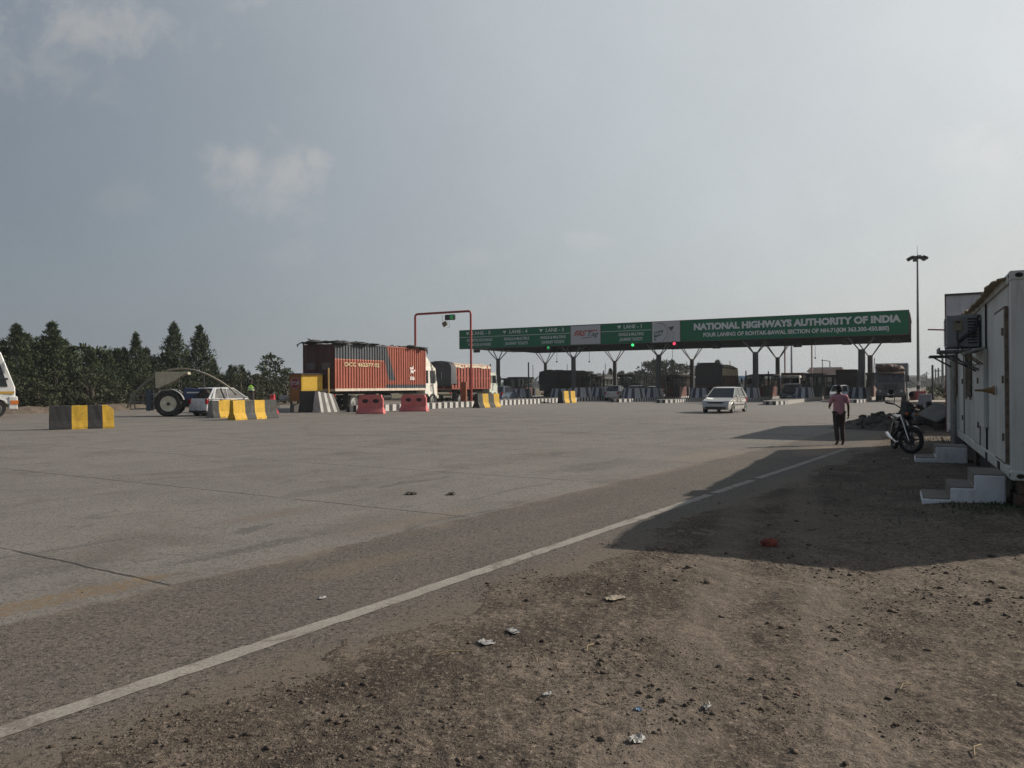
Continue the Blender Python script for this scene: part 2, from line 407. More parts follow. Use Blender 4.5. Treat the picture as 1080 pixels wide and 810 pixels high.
    c=nt.mix(nt.math('MULTIPLY',dust,nt.lin(spk,.35,.62,.85,.25)),c,nt.mix(fine,(.12,.092,.068),(.215,.165,.12)))
    ldust=nt.sstep(V,-44,-55)
    c=nt.mix(nt.math('MULTIPLY',ldust,.5),c,(.20,.165,.135))
    nt.l.new(c,b.inputs['Base Color']); b.inputs['Roughness'].default_value=.82; b.inputs['Specular IOR Level'].default_value=.25
    h=nt.math('ADD',nt.math('MULTIPLY',fine,.45),nt.math('ADD',nt.math('MULTIPLY',grit,.30),nt.math('MULTIPLY',joints,-.8)))
    nt.l.new(nt.bump(h,.8,.018),b.inputs['Normal']); return m
def line_material():
    m,nt,b=newmat('worn_road_paint'); P=pos(nt)
    w=nt.noise(P,3.2,6,.7,.3); f=nt.noise(P,45,4,.7)
    c=nt.mix(nt.lin(w,.3,.7),(.265,.243,.208),(.36,.333,.288))
    c=nt.mix(nt.math('MULTIPLY',nt.sstep(f,.47,.60),.7),c,(.20,.172,.14))
    c=nt.mix(nt.math('MULTIPLY',nt.sstep(nt.noise(P,1.7,7,.78,.6),.52,.60),.8),c,(.165,.14,.115))
    nt.l.new(c,b.inputs['Base Color']); b.inputs['Roughness'].default_value=.8
    nt.l.new(nt.bump(f,.4,.006),b.inputs['Normal']); return m
DIRT=dirt_material(); ROAD=road_material(); LINE=line_material()

# ------------------------------------------------------------------ ground sheet (polar grid, fine in front of the camera)
def build_ground():
    rs=[0.6]
    while rs[-1]<70: rs.append(rs[-1]*1.0072+.002)
    while rs[-1]<6000: rs.append(rs[-1]*1.12)
    a1=np.radians(np.arange(-62,62.01,.22)); a2=np.radians(np.arange(68,292.1,8))
    an=np.concatenate([a1,a2]); na=len(an); rs=np.array(rs)
    A,Rr=np.meshgrid(an,rs); X=Rr*np.sin(A); Y=Rr*np.cos(A); Z=gheight(X,Y)
    v=np.stack([X,Y,Z],-1).reshape(-1,3)
    i=np.arange(len(rs)-1)[:,None]*na; j=np.arange(na)[None,:]; j2=(j+1)%na
    f=np.stack([i+j,i+na+j,i+na+j2,i+j2],-1).reshape(-1,4)[:, ::-1]
    v=np.concatenate([v,[[0,0,-.02]]])
    o=raw_mesh('ground',v,f,DIRT); o['kind']='structure'
    # centre fan
    bm=bmesh.new(); bm.from_mesh(o.data); bm.verts.ensure_lookup_table(); c=bm.verts[len(v)-1]
    for k in range(na): bm.faces.new((bm.verts[k],bm.verts[(k+1)%na],c))
    bmesh.ops.recalc_face_normals(bm,faces=bm.faces)
    for fc in bm.faces: fc.smooth=True
    bm.to_mesh(o.data); bm.free()
    if o.data.polygons[0].normal.z<0: o.data.flip_normals()
    return o
build_ground()
# road sheet : intersection of the two edge half planes, up to the berm on the left
def ln_pt(n,d): return Vector((n*LN[0]+d*LD[0], n*LN[1]+d*LD[1]))
nE=-3.0; vE=-.6
# corner where n=nE and v=vE
_M=np.array([[LN[0],LN[1]],[CA,-SA]]); cx,cy=np.linalg.solve(_M,[nE,vE])
p0=ln_pt(nE,-60); pl=rp(-40,-56.2); pts=[(p0.x,p0.y,0),(cx,cy,0)]
for u in (120,400,900): q=rp(u,vE); pts.append((q.x,q.y,0))
for u in (900,400,120,40): q=rp(u,-56.2); pts.append((q.x,q.y,0))
pts.append((pl.x,pl.y,0))
g=MB(); g.add(pts,[tuple(range(len(pts)))]); o=g.build('road',ROAD,fix=False); o['kind']='structure'
if o.data.polygons[0].normal.z<0: o.data.flip_normals()
# worn edge line, broken in places
def strip(mb,p,q,w,z=.004,k=None):
    p=Vector(p);q=Vector(q);L=(q-p).length;t=(q-p)/L;nn=Vector((t.y,-t.x));k=k or max(2,int(L/.12)); rr=random.Random(int(L*100))
    vs=[];fs=[]
    for i in range(k+1):
        c=p+t*(L*i/k)
        a=c+nn*(w/2+rr.uniform(-.012,.010));b=c-nn*(w/2+rr.uniform(-.012,.010)); vs+=[(a.x,a.y,z),(b.x,b.y,z)]
    for i in range(k): fs.append((2*i,2*i+1,2*i+3,2*i+2))
    mb.add(vs,fs)
g=MB()
for d0,d1 in ((-8,11.4),(11.6,13.5),(13.85,21.4)):
    strip(g,ln_pt(-4.15,d0),ln_pt(-4.15,d1),.145)
o=g.build('road_marking',LINE,fix=False); o['kind']='structure'
g=MB()
for (a,b_) in (((872,430),(905,424)),((560,431),(716,426.2)),((590,428.5),(700,424.5)),((820,421.5),(842,418.5))):
    p=gp(*a);q=gp(*b_); strip(g,p.xy,q.xy,.16,k=24)
for k in range(5):
    pass
o=g.build('lane_marking',LINE,fix=False); o['kind']='structure'

# ------------------------------------------------------------------ loose stones, clods and grit on the verge (too many to count)
def pebble_mat(name,cols,rough=.95):
    m,nt,b=newmat(name); gmt=nt.new('ShaderNodeNewGeometry'); r=gmt.outputs['Random Per Island']
    cr=nt.new('ShaderNodeValToRGB'); nt.l.new(r,cr.inputs[0]); el=cr.color_ramp.elements
    el[0].position=0; el[0].color=(*cols[0],1); el[1].position=1; el[1].color=(*cols[-1],1)
    for k,c in enumerate(cols[1:-1]): e=el.new((k+1)/(len(cols)-1)); e.color=(*c,1)
    nz=nt.noise(gmt.outputs['Position'],60,3,.7)
    nt.l.new(nt.mix(nt.lin(nz,.3,.7),cr.outputs[0],(.09,.07,.055)),b.inputs['Base Color']); b.inputs['Roughness'].default_value=rough; b.inputs['Specular IOR Level'].default_value=.2
    nt.l.new(nt.bump(nz,.6,.01),b.inputs['Normal']); return m
def scatter(name,N,rmin,rmax,smin,smax,pw,test,mt,label,flat=.6,seed=1,power=2.0):
    q=np.random.default_rng(seed)
    ico=bmesh.new(); bmesh.ops.create_icosphere(ico,subdivisions=1,radius=1); bv=np.array([v.co for v in ico.verts]); bf=np.array([[v.index for v in f.verts] for f in ico.faces]); ico.free()
    r=rmin*(rmax/rmin)**q.random(N*3); a=np.radians(q.uniform(-50,50,N*3)); x=r*np.sin(a);y=r*np.cos(a)
    k=test(x,y,q)
    x=x[k][:N];y=y[k][:N]; n=len(x); z=gheight(x,y)
    z=np.maximum(z,np.where(edge(x,y)<.6,.001,-9))
    s=smin+(smax-smin)*q.random(n)**pw
    s=s*np.clip(np.hypot(x,y)/6,.75,1.5)
    P=bv[None,:,:]*(1+q.uniform(-.38,.38,(n,len(bv),1)))
    sc3=np.stack([s*q.uniform(.7,1.4,n),s*q.uniform(.6,1.1,n),s*flat*q.uniform(.5,1.1,n)],-1)
    P=P*sc3[:,None,:]; th=q.uniform(0,6.28,n); c,sn=np.cos(th)[:,None],np.sin(th)[:,None]
    X=P[:,:,0]*c-P[:,:,1]*sn+x[:,None];Y=P[:,:,0]*sn+P[:,:,1]*c+y[:,None];Z=P[:,:,2]+z[:,None]+s[:,None]*.12
    v=np.stack([X,Y,Z],-1).reshape(-1,3); f=(bf[None]+np.arange(n)[:,None,None]*len(bv)).reshape(-1,3)
    o=raw_mesh(name,v,f,mt); tag(o,label,'stones',kind='stuff'); return o
PB=pebble_mat('clods',[(.055,.046,.038),(.12,.095,.072),(.20,.158,.117),(.115,.10,.086)])
PG=pebble_mat('grit',[(.10,.08,.06),(.20,.16,.12),(.30,.26,.21),(.07,.06,.05)])
def t_dirt(x,y,q):
    e=edge(x,y); n=fbm(x*.55,y*.55,3,5); m=fbm(x*2.1,y*2.1,2,15)
    return (e>-.15)&(q.random(len(x))<np.clip((n-.33)*3,.04,1)*np.clip((m-.36)*4,.03,1)**1.5)
scatter('loose_clods',12000,2.6,36,.004,.030,7.5,t_dirt,PB,'dark clods and stones strewn over the brown dirt verge',.55,3)
scatter('loose_gravel',52000,2.4,24,.0022,.0095,3.2,t_dirt,PG,'fine pale and dark gravel strewn over the dirt verge',.7,4)
def t_edge(x,y,q):
    e=edge(x,y); return (e>-3.4)&(e<.25)&(q.random(len(x))<np.exp(-np.abs(e+.05)*1.7))
scatter('loose_grit',3600,2.6,26,.003,.009,3.0,t_edge,PG,'grit washed onto the asphalt along the road edge line',.7,8)
# ------------------------------------------------------------------ vehicles (local +Y forward, +X right)
def add_wheel(parent,x,y,r,w,rimm=rimgrey,out=1,steel=False,name='wheel'):
    g=MB(); hw=w/2
    g.lathe([(r*.60,-hw*.8),(r*.80,-hw),(r*.95,-hw*.92),(r,-hw*.6),(r,hw*.6),(r*.95,hw*.92),(r*.80,hw),(r*.60,hw*.8)],(0,0,0),'x',24,ring=True)
    o=g.build(name,black_rub,parent,smooth=35,loc=(x,y,r))
    g=MB(); s=out*hw
    g.lathe([(r*.62,s*.2),(r*.62,s*.86),(r*.56,s*.90),(r*.50,s*.55),(r*.22,s*.60),(r*.17,s*.98),(r*.02,s*1.0)],(0,0,0),'x',20)
    g.build('rim',rimm,o,smooth=35)
    return o
def copy_part(o,parent,loc,rz=None):
    c=o.copy(); col.objects.link(c); c.parent=parent; c.location=loc
    if rz is not None: c.rotation_euler=(0,0,rz)
    for ch in o.children:
        d=ch.copy(); col.objects.link(d); d.parent=c
    return c
def arc(cx,cz,r,a0,a1,n):
    return [(cx+r*math.cos(a0+(a1-a0)*i/n),cz+r*math.sin(a0+(a1-a0)*i/n)) for i in range(n+1)]
def car(label,loc,rz,paint,L=3.75,W=1.66,Ht=1.5,wr=.29,group=None,simple=False,cat='car',plate=True,trim=False):
    t=thing('parked_car' if cat=='x' else 'hatchback_car',label,'car',loc,rz,group)
    hl=L/2; fy=hl-.72; ry=-hl+.62; belt=Ht*.60; hw=W/2
    prof=[(-hl+.10,.22)]+arc(ry,wr,wr+.055,math.pi,0,8)[0:]
    prof=[(-hl+.08,.25)]+[(ry-(wr+.055),.22)]+arc(ry,wr,wr+.055,math.pi,0,9)+[(ry+wr+.055,.19),(fy-wr-.055,.19)]+arc(fy,wr,wr+.055,math.pi,0,9)+[(fy+wr+.06,.21),(hl-.07,.23),(hl,.36),(hl-.01,.52),(hl-.10,.66),(hl-.35,.76),(hl-1.02,belt+.0),(hl-1.15,belt+.01),(-hl+.16,belt+.04),(-hl+.05,belt-.06),(-hl+.03,.62),(-hl,.50),(-hl+.01,.34)]
    def wf(p):
        x,y,z=p; k=abs(y)/hl
        s=1-.13*max(0,(k-.62)/.38)**2
        s*=(.955 if z<.28 else 1.0 if z<belt-.12 else .955)
        return Vector((x*s,y,z))
    g=MB()
    ks=[-1,-.82,.82,1]
    g.prism(prof,'x',-hw,hw,wf=wf)
    body=g.build('body',paint,t,smooth=30,bevel=.055,seg=3)
    # arches dark liner
    for yy in (ry,fy):
        g=MB(); g.box(-hw+.06,hw-.06,yy-wr-.03,yy+wr+.03,.22,wr*2+.07); g.build('wheel_well',black_pl,t)
    # greenhouse
    zb,zt=belt-.01,Ht-.055; bx,tx=hw*.93,hw*.735
    fb,ft=hl-.98,hl-1.98; rb,rt=-hl+.12,-hl+.62
    C=[(bx,fb,zb),(-bx,fb,zb),(-bx,rb,zb),(bx,rb,zb),(tx,ft,zt),(-tx,ft,zt),(-tx,rt,zt),(tx,rt,zt)]
    C=[Vector(c) for c in C]
    g=MB(); g.add([C[0],C[1],C[5],C[4]],[(0,1,2,3)],0); g.add([C[2],C[3],C[7],C[6]],[(0,1,2,3)],0)
    g.add([C[3],C[0],C[4],C[7]],[(0,1,2,3)],1); g.add([C[1],C[2],C[6],C[5]],[(0,1,2,3)],1)
    g.build('glass',[glass_d,glass_l],t)
    g=MB()
    for a,b,r in ((0,4,.034),(1,5,.034),(2,6,.055),(3,7,.055)): g.tube(C[a]*1.0,C[b],r,r*.85,6)
    for s in (1,-1):
        my=(fb+rb)/2-.05; g.tube((s*bx*1.005,my,zb),(s*tx*1.01,my-.03,zt),.028,.026,6)
        g.tube((s*bx*.985,rb+.30,zb),(s*tx*1.0,rt+.10,zt),.09,.07,6)
        g.tube((s*tx,ft,zt),(s*tx,rt,zt),.03,.03,6)
        g.tube((s*bx*1.0,fb,zb+.005),(s*bx*1.0,rb,zb+.015),.02,.02,6)
    g.build('pillars',paint,t,smooth=40)
    g=MB(); r0=[(tx+.02,ft+.06,zt-.01),(-tx-.02,ft+.06,zt-.01),(-tx-.02,rt-.07,zt),(tx+.02,rt-.07,zt)]
    r1=[(tx*.80,ft-.30,Ht+.015),(-tx*.80,ft-.30,Ht+.015),(-tx*.80,rt+.22,Ht),(tx*.80,rt+.22,Ht)]
    g.add(r0+r1,[(3,2,1,0),(4,5,6,7),(0,1,5,4),(1,2,6,5),(2,3,7,6),(3,0,4,7)]); g.build('roof',paint,t,smooth=50,bevel=.02)
    # lamps
    for s in (1,-1):
        g=MB(); g.prism([(s*hw*.42,.60),(s*hw*.86,.62),(s*hw*.93,.74),(s*hw*.50,.72)],'y',hl-.32,hl-.035,wf=lambda p:Vector((p.x,p.y-(abs(p.x)-.4)*.28-(p.z-.6)*.55,p.z)))
        g.build('headlight',head_l,t,bevel=.012)
        g=MB(); g.box(min(s*hw*.72,s*hw*.93),max(s*hw*.72,s*hw*.93),-hl+.0,-hl+.16,belt-.30,belt+.0); g.build('tail_light',red_l,t,bevel=.02)
        if not simple:
            g=MB(); g.ball((s*(hw+.07),fb-.22,belt+.07),(.09,.05,.065),8,6); g.tube((s*(hw*.93),fb-.2,belt+.03),(s*(hw+.03),fb-.22,belt+.05),.018); g.build('wing_mirror',paint,t,smooth=50)
            for k,yy in enumerate((.12,-.80)):
                g=MB(); g.box(min(s*hw*.985,s*(hw+.018)),max(s*hw*.985,s*(hw+.018)),yy-.09,yy+.09,belt-.17,belt-.135); g.build('door_handle',black_pl,t)
            g=MB(); g.box(min(s*hw*.99,s*(hw+.012)),max(s*hw*.99,s*(hw+.012)),ry+wr+.12,fy-wr-.12,.44,.52); g.build('side_trim',black_pl if trim else paint,t)
            for yy in (.50,-.35):
                g=MB(); g.box(min(s*hw*.97,s*(hw+.004)),max(s*hw*.97,s*(hw+.004)),yy-.006,yy+.006,.26,belt-.03); g.build('door_seam',black_pl,t)
    g=MB(); g.prism([(-.42,.60),(.42,.60),(.46,.70),(-.46,.70)],'y',hl-.14,hl-.018); g.build('grille',black_pl,t)
    g=MB(); g.prism([(-.62,.24),(.62,.24),(.60,.40),(-.60,.40)],'y',hl-.12,hl+.012); g.build('bumper_intake',black_pl,t)
    g=MB(); g.box(-hw*.88,hw*.88,-hl-.015,-hl+.1,.24,.34); g.build('bumper',black_pl,t)
    if plate:
        g=MB(); g.box(-.25,.25,hl-.02,hl+.022,.44,.54); g.build('number_plate',plate_m,t)
        g=MB(); g.box(-.25,.25,-hl-.022,-hl+.02,.52,.63); g.build('number_plate',plate_m,t)
    w=None
    for s in (1,-1):
        for yy in (fy,ry): add_wheel(t,s*(hw-.09),yy,wr,.18,out=s)
    return t

def truck_cab(t,y0,cm,W=2.3,z0=.75,zt=2.75,depth=1.75,face=None,fairing=None,visor=None,name='cab',rake=.20):
    """flat-nosed lorry cab; y0 = back wall"""
    hw=W/2; yf=y0+depth
    prof=[(y0,z0+.1),(y0+.35,z0+.1)]+[(y0+depth*.62+.52*math.cos(a),.62+.52*math.sin(a)) for a in (R(160),R(130),R(90),R(50),R(20))]+[(yf-.02,z0-.05),(yf,z0+.15),(yf-.02,z0+.95),(yf-rake,zt-.12),(yf-rake-.14,zt),(y0+.1,zt),(y0,zt-.08)]
    def wf(p):
        s=1-.06*max(0,(p.z-(z0+.95))/(zt-z0-.95)); s*=1-.05*max(0,(p.y-(yf-.35))/.35)
        return Vector((p.x*s,p.y,p.z))
    g=MB(); g.prism(prof,'x',-hw,hw,wf=wf); cab=g.build(name,cm,t,smooth=30,bevel=.05)
    zs,ze=z0+1.0,zt-.28
    g=MB()
    for a,b in ((-hw*.86,-.04),(.04,hw*.86)):
        def yy(z): return yf-.02-(z-(z0+.95))/(zt-.12-z0-.95)*(rake-.02)+.012
        g.add([(a,yy(zs),zs),(b,yy(zs),zs),(b*.97,yy(ze),ze),(a*.97,yy(ze),ze),(a,yy(zs)-.05,zs),(b,yy(zs)-.05,zs),(b*.97,yy(ze)-.05,ze),(a*.97,yy(ze)-.05,ze)],[(0,1,2,3),(4,7,6,5),(0,4,5,1),(1,5,6,2),(2,6,7,3),(3,7,4,0)])
    g.build('windscreen',glass_d,cab)
    for s in (1,-1):
        g=MB(); k=hw*.965+.03
        for (a,b,r_) in ((yf-1.05-max(0,rake-.2),yf-.38,max(0,rake-.18)),(y0+.22,y0+.22+max(.2,depth-1.45-rake),0)):
            g.prism([(a,zs),(b,zs),(b-r_,ze),(a,ze)],'x',min(s*(k-.12),s*k),max(s*(k-.12),s*k))
        g.build('side_window',glass_d,cab)
        g=MB(); g.tube((s*hw*.97,yf-.12,zt-.35),(s*(hw+.22),yf+.10,zt-.42),.02); g.box(min(s*(hw+.12),s*(hw+.30)),max(s*(hw+.12),s*(hw+.30)),yf+.06,yf+.12,zt-.98,zt-.40); g.build('wing_mirror',black_pl,cab)
        g=MB(); g.lathe([(.13,yf-.05),(.13,yf+.03),(.10,yf+.045)],(s*hw*.72,0,z0+.12),'y',14); g.build('headlight',head_l,cab,smooth=40)
        g=MB(); g.box(min(s*hw*.88,s*hw*.97),max(s*hw*.88,s*hw*.97),yf-.06,yf+.02,z0+.22,z0+.34); g.build('indicator',amb_l,cab)
        g=MB(); k=hw+.012
        g.box(min(s*(k-.03),s*k),max(s*(k-.03),s*k),yf-1.05,yf-1.03,z0+.25,ze); g.box(min(s*(k-.03),s*(k+.03)),max(s*(k-.03),s*(k+.03)),yf-1.0,yf-.85,zs-.20,zs-.15); g.build('door_handle',black_pl,cab)
    g=MB()
    for i in range(5): g.box(-hw*.5,hw*.5,yf-.05,yf+.012,z0+.30+i*.1,z0+.36+i*.1)
    g.build('grille',black_pl,cab)
    g=MB(); g.box(-hw*1.0,hw*1.0,yf-.12,yf+.10,z0-.30,z0-.02); g.build('bumper',face or cm,cab,bevel=.03)
    g=MB(); g.box(-.28,.28,yf+.095,yf+.115,z0-.22,z0-.08); g.build('number_plate',plate_m,cab)
    if visor: 
        g=MB(); g.prism([(yf-.22,zt-.12),(yf+.14,zt-.24),(yf+.14,zt-.20),(yf-.22,zt-.05)],'x',-hw*.92,hw*.92); g.build('sun_visor',visor,cab)
    if fairing:
        zf,yb=fairing; g=MB(); g.prism([(y0-.12,zt-.05),(yf-.38,zt-.03),(yf-.52,zt+.12),(y0-.02,zf),(y0-.12,zf)],'x',-hw*.90,hw*.90); g.build('wind_deflector',cm,cab,bevel=.03)
    return cab
def chassis(t,ya,yb,W,zc,axles,wr=.5,ww=.28,rm=rimgrey):
    g=MB()
    for s in (1,-1): g.box(s*.42-.06,s*.42+.06,ya,yb,zc-.22,zc)
    k=ya+.3
    while k<yb: g.box(-.45,.45,k-.05,k+.05,zc-.2,zc-.03); k+=1.2
    g.box(-.95,-.45,(ya+yb)/2-.5,(ya+yb)/2+.4,zc-.72,zc-.15); g.tube((.75,(ya+yb)/2-.6,zc-.45),(.75,(ya+yb)/2+.5,zc-.45),.27,n=12)
    for y,d in axles: g.tube((-W/2+.2,y,wr),(W/2-.2,y,wr),.09); g.box(-.2,.2,y-.2,y+.2,wr-.15,wr+.2)
    g.box(-W/2+.1,W/2-.1,ya-.02,ya+.06,zc-.55,zc-.42)
    g.build('chassis',dark_iron,t)
    first=None
    for y,d in axles:
        for s in (1,-1):
            add_wheel(t,s*(W/2-.16),y,wr,ww,rm,out=s)
            if d: add_wheel(t,s*(W/2-.16-ww-.03),y,wr,ww,rm,out=s)
    for s in (1,-1):
        g=MB(); g.box(s*W*.40-.11,s*W*.40+.11,ya-.03,ya+.03,zc-.36,zc-.22); g.build('tail_light',red_l,t)
    for s in (1,-1):
        g=MB(); g.box(s*(W/2-.3)-.24,s*(W/2-.3)+.24,axles[0][0]-.62,axles[0][0]-.60,.25,zc-.1); g.build('mud_flap',black_pl,t)
def tarp_top(g,x0,x1,y0,y1,z,bulge,drop,seed,ny=14,nx=10,m=None):
    q=random.Random(seed); vs=[];fs=[]
    nx+=4
    for j in range(ny+1):
        yy=y0+(y1-y0)*j/ny
        for i in range(nx+1):
            a=-1+2*i/nx
            if abs(a)>.80:
                x=(x1+x0)/2+math.copysign((x1-x0)/2+.04,a); k=(abs(a)-.80)/.20; zz=z-drop*k+q.uniform(-.06,.06)*k
                x+=q.uniform(-.03,.03)
            else:
                x=(x0+x1)/2+a/.80*(x1-x0)/2; zz=z+bulge*(1-(a/.80)**2)**.6*(.75+.25*math.sin(j*2.1+seed))+q.uniform(-.035,.035)
            if j in (0,ny): zz-=q.uniform(0,.12)
            vs.append((x,yy,zz))
    w=nx+1
    for j in range(ny):
        for i in range(nx): fs.append((j*w+i,j*w+i+1,(j+1)*w+i+1,(j+1)*w+i))
    # end curtains
    g.add(vs,fs,m)
    for j,dy in ((0,-.04),(ny,.04)):
        e=[vs[j*w+i] for i in range(w)]; lo=[(p[0],p[1]+dy,z-drop-q.uniform(0,.12)) for p in e]
        g.add(e+lo,[(i,i+1,w+i+1,w+i) for i in range(w-1)],m)
def cargo_truck(label,loc,rz,cabm,bodym,Lb=6.2,W=2.5,bed=1.25,hb=2.2,tarp=None,bulge=.3,slat=None,slatw=.045,tail=None,group=None,scale=1,visor=None,fairing=None,drop=.35,wheels=2,rack=None):
    t=thing('cargo_truck',label,'truck',loc,rz,group)
    hw=W/2
    chassis(t,.15,Lb+1.9,W,bed-.02,[(1.45,1),(Lb+1.0,0)] if wheels==2 else [(1.2,1),(2.5,1),(Lb+1.0,0)])
    g=MB()
    g.box(-hw,hw,0,Lb,bed,bed+.14,0)
    th=.07
    for s in (1,-1): g.box(min(s*hw,s*(hw-th)),max(s*hw,s*(hw-th)),0,Lb,bed+.14,bed+hb,0)
    g.box(-hw+th,hw-th,0,th,bed+.14,bed+hb,0); g.box(-hw+th,hw-th,Lb-th,Lb,bed+.14,bed+hb,0)
    b=g.build('cargo_body',bodym,t)
    g=MB(); n=int(Lb/.52)
    for s in (1,-1):
        for i in range(n+1):
            y=.06+(Lb-.12)*i/n; g.box(min(s*hw,s*(hw+.06)),max(s*hw,s*(hw+.06)),y-slatw,y+slatw,bed+.05,bed+hb+.02)
        for z in (bed+.02,bed+hb*.45,bed+hb-.06): g.box(min(s*hw,s*(hw+.035)),max(s*hw,s*(hw+.035)),0,Lb,z,z+.08)
    for x in (-hw*.95,-hw*.35,hw*.35,hw*.95): g.box(x-.04,x+.04,-.05,0,bed+.05,bed+hb)
    for z in (bed+.05,bed+hb*.5,bed+hb-.1): g.box(-hw,hw,-.035,0,z,z+.08)
    g.build('body_ribs',slat or bodym,b)
    if tarp:
        g=MB(); tarp_top(g,-hw-.03,hw+.03,-.08,Lb+.06,bed+hb+.05,bulge,drop,len(label)); g.build('tarpaulin',tarp,t,smooth=60,fix=False)
    if tail:
        g=MB(); g.prism([(-hw-.04,bed+.3),(hw+.04,bed+.3),(hw+.04,bed+hb+.08),(hw*.6,bed+hb+.1+(bulge if tarp else 0)),(-hw*.6,bed+hb+.1+(bulge if tarp else 0)),(-hw-.04,bed+hb+.08)],'y',-.16,-.10 if not tarp else 2.2*bulge); g.build('tail_cover',tail,t)
    truck_cab(t,Lb+.12,cabm,W*.94,bed-.42,bed+1.62,1.7,visor=visor,fairing=fairing)
    if rack:
        g=MB(); q=random.Random(4)
        for i in range(16): g.ball((q.uniform(-.95,.95),Lb+.5+q.uniform(0,.7),bed+1.80+q.uniform(0,.30)),(.55,.40,.30),9,6,jit=.15,seed=i)
        g.build('roof_load',rack,t,smooth=60)
    if scale!=1: t.scale=(scale,)*3
    return t

# ---- paints for trucks
def container_paint():
    m,nt,b=newmat('container_paint'); tc=nt.new('ShaderNodeTexCoord'); o=tc.outputs['Object']
    s=nt.new('ShaderNodeSeparateXYZ'); nt.l.new(o,s.inputs[0]); y=nt.math('DIVIDE',s.outputs[1],CL); z=nt.math('DIVIDE',s.outputs[2],CH)
    gt=lambda a,b_: nt.math('GREATER_THAN',a,b_); lt=lambda a,b_: nt.math('LESS_THAN',a,b_); AND=lambda a,b_: nt.math('MULTIPLY',a,b_); OR=lambda a,b_: nt.math('MAXIMUM',a,b_)
    band=AND(gt(z,.665),lt(y,nt.math('ADD',.53,nt.math('MULTIPLY',nt.math('SUBTRACT',1,z),.13))))
    dl=nt.math('ADD',.475,nt.math('MULTIPLY',nt.math('SUBTRACT',1,z),.10)); dr=nt.math('ADD',.53,nt.math('MULTIPLY',nt.math('SUBTRACT',1,z),.13))
    diag=AND(AND(gt(y,dl),lt(y,dr)),gt(z,.21)); low=AND(gt(y,.52),AND(lt(z,.115),gt(z,.01)))
    mk=OR(OR(band,diag),low)
    edge_l=AND(AND(gt(z,.645),lt(z,.665)),lt(y,.5))
    n1=nt.noise(nt.vmul(o,(1,1,.25)),1.5,6,.65,.3); n2=nt.noise(o,9,5,.7)
    c=nt.mix(nt.lin(n1,.3,.7),(.26,.056,.028),(.38,.092,.046))
    c=nt.mix(mk,c,nt.mix(nt.lin(n1,.3,.7),(.035,.044,.056),(.075,.088,.10)))
    c=nt.mix(edge_l,c,(.55,.22,.14))
    c=nt.mix(nt.math('MULTIPLY',nt.sstep(n2,.55,.72),.5),c,(.19,.07,.04))
    st=nt.noise(nt.vmul(o,(1,2.2,.12)),2.0,5,.7)
    c=nt.mix(nt.math('MULTIPLY',nt.sstep(st,.56,.70),.45),c,(.36,.18,.11))
    nt.l.new(c,b.inputs['Base Color']); b.inputs['Roughness'].default_value=.6; return m
CL,CH,CW=11.3,3.35,2.95
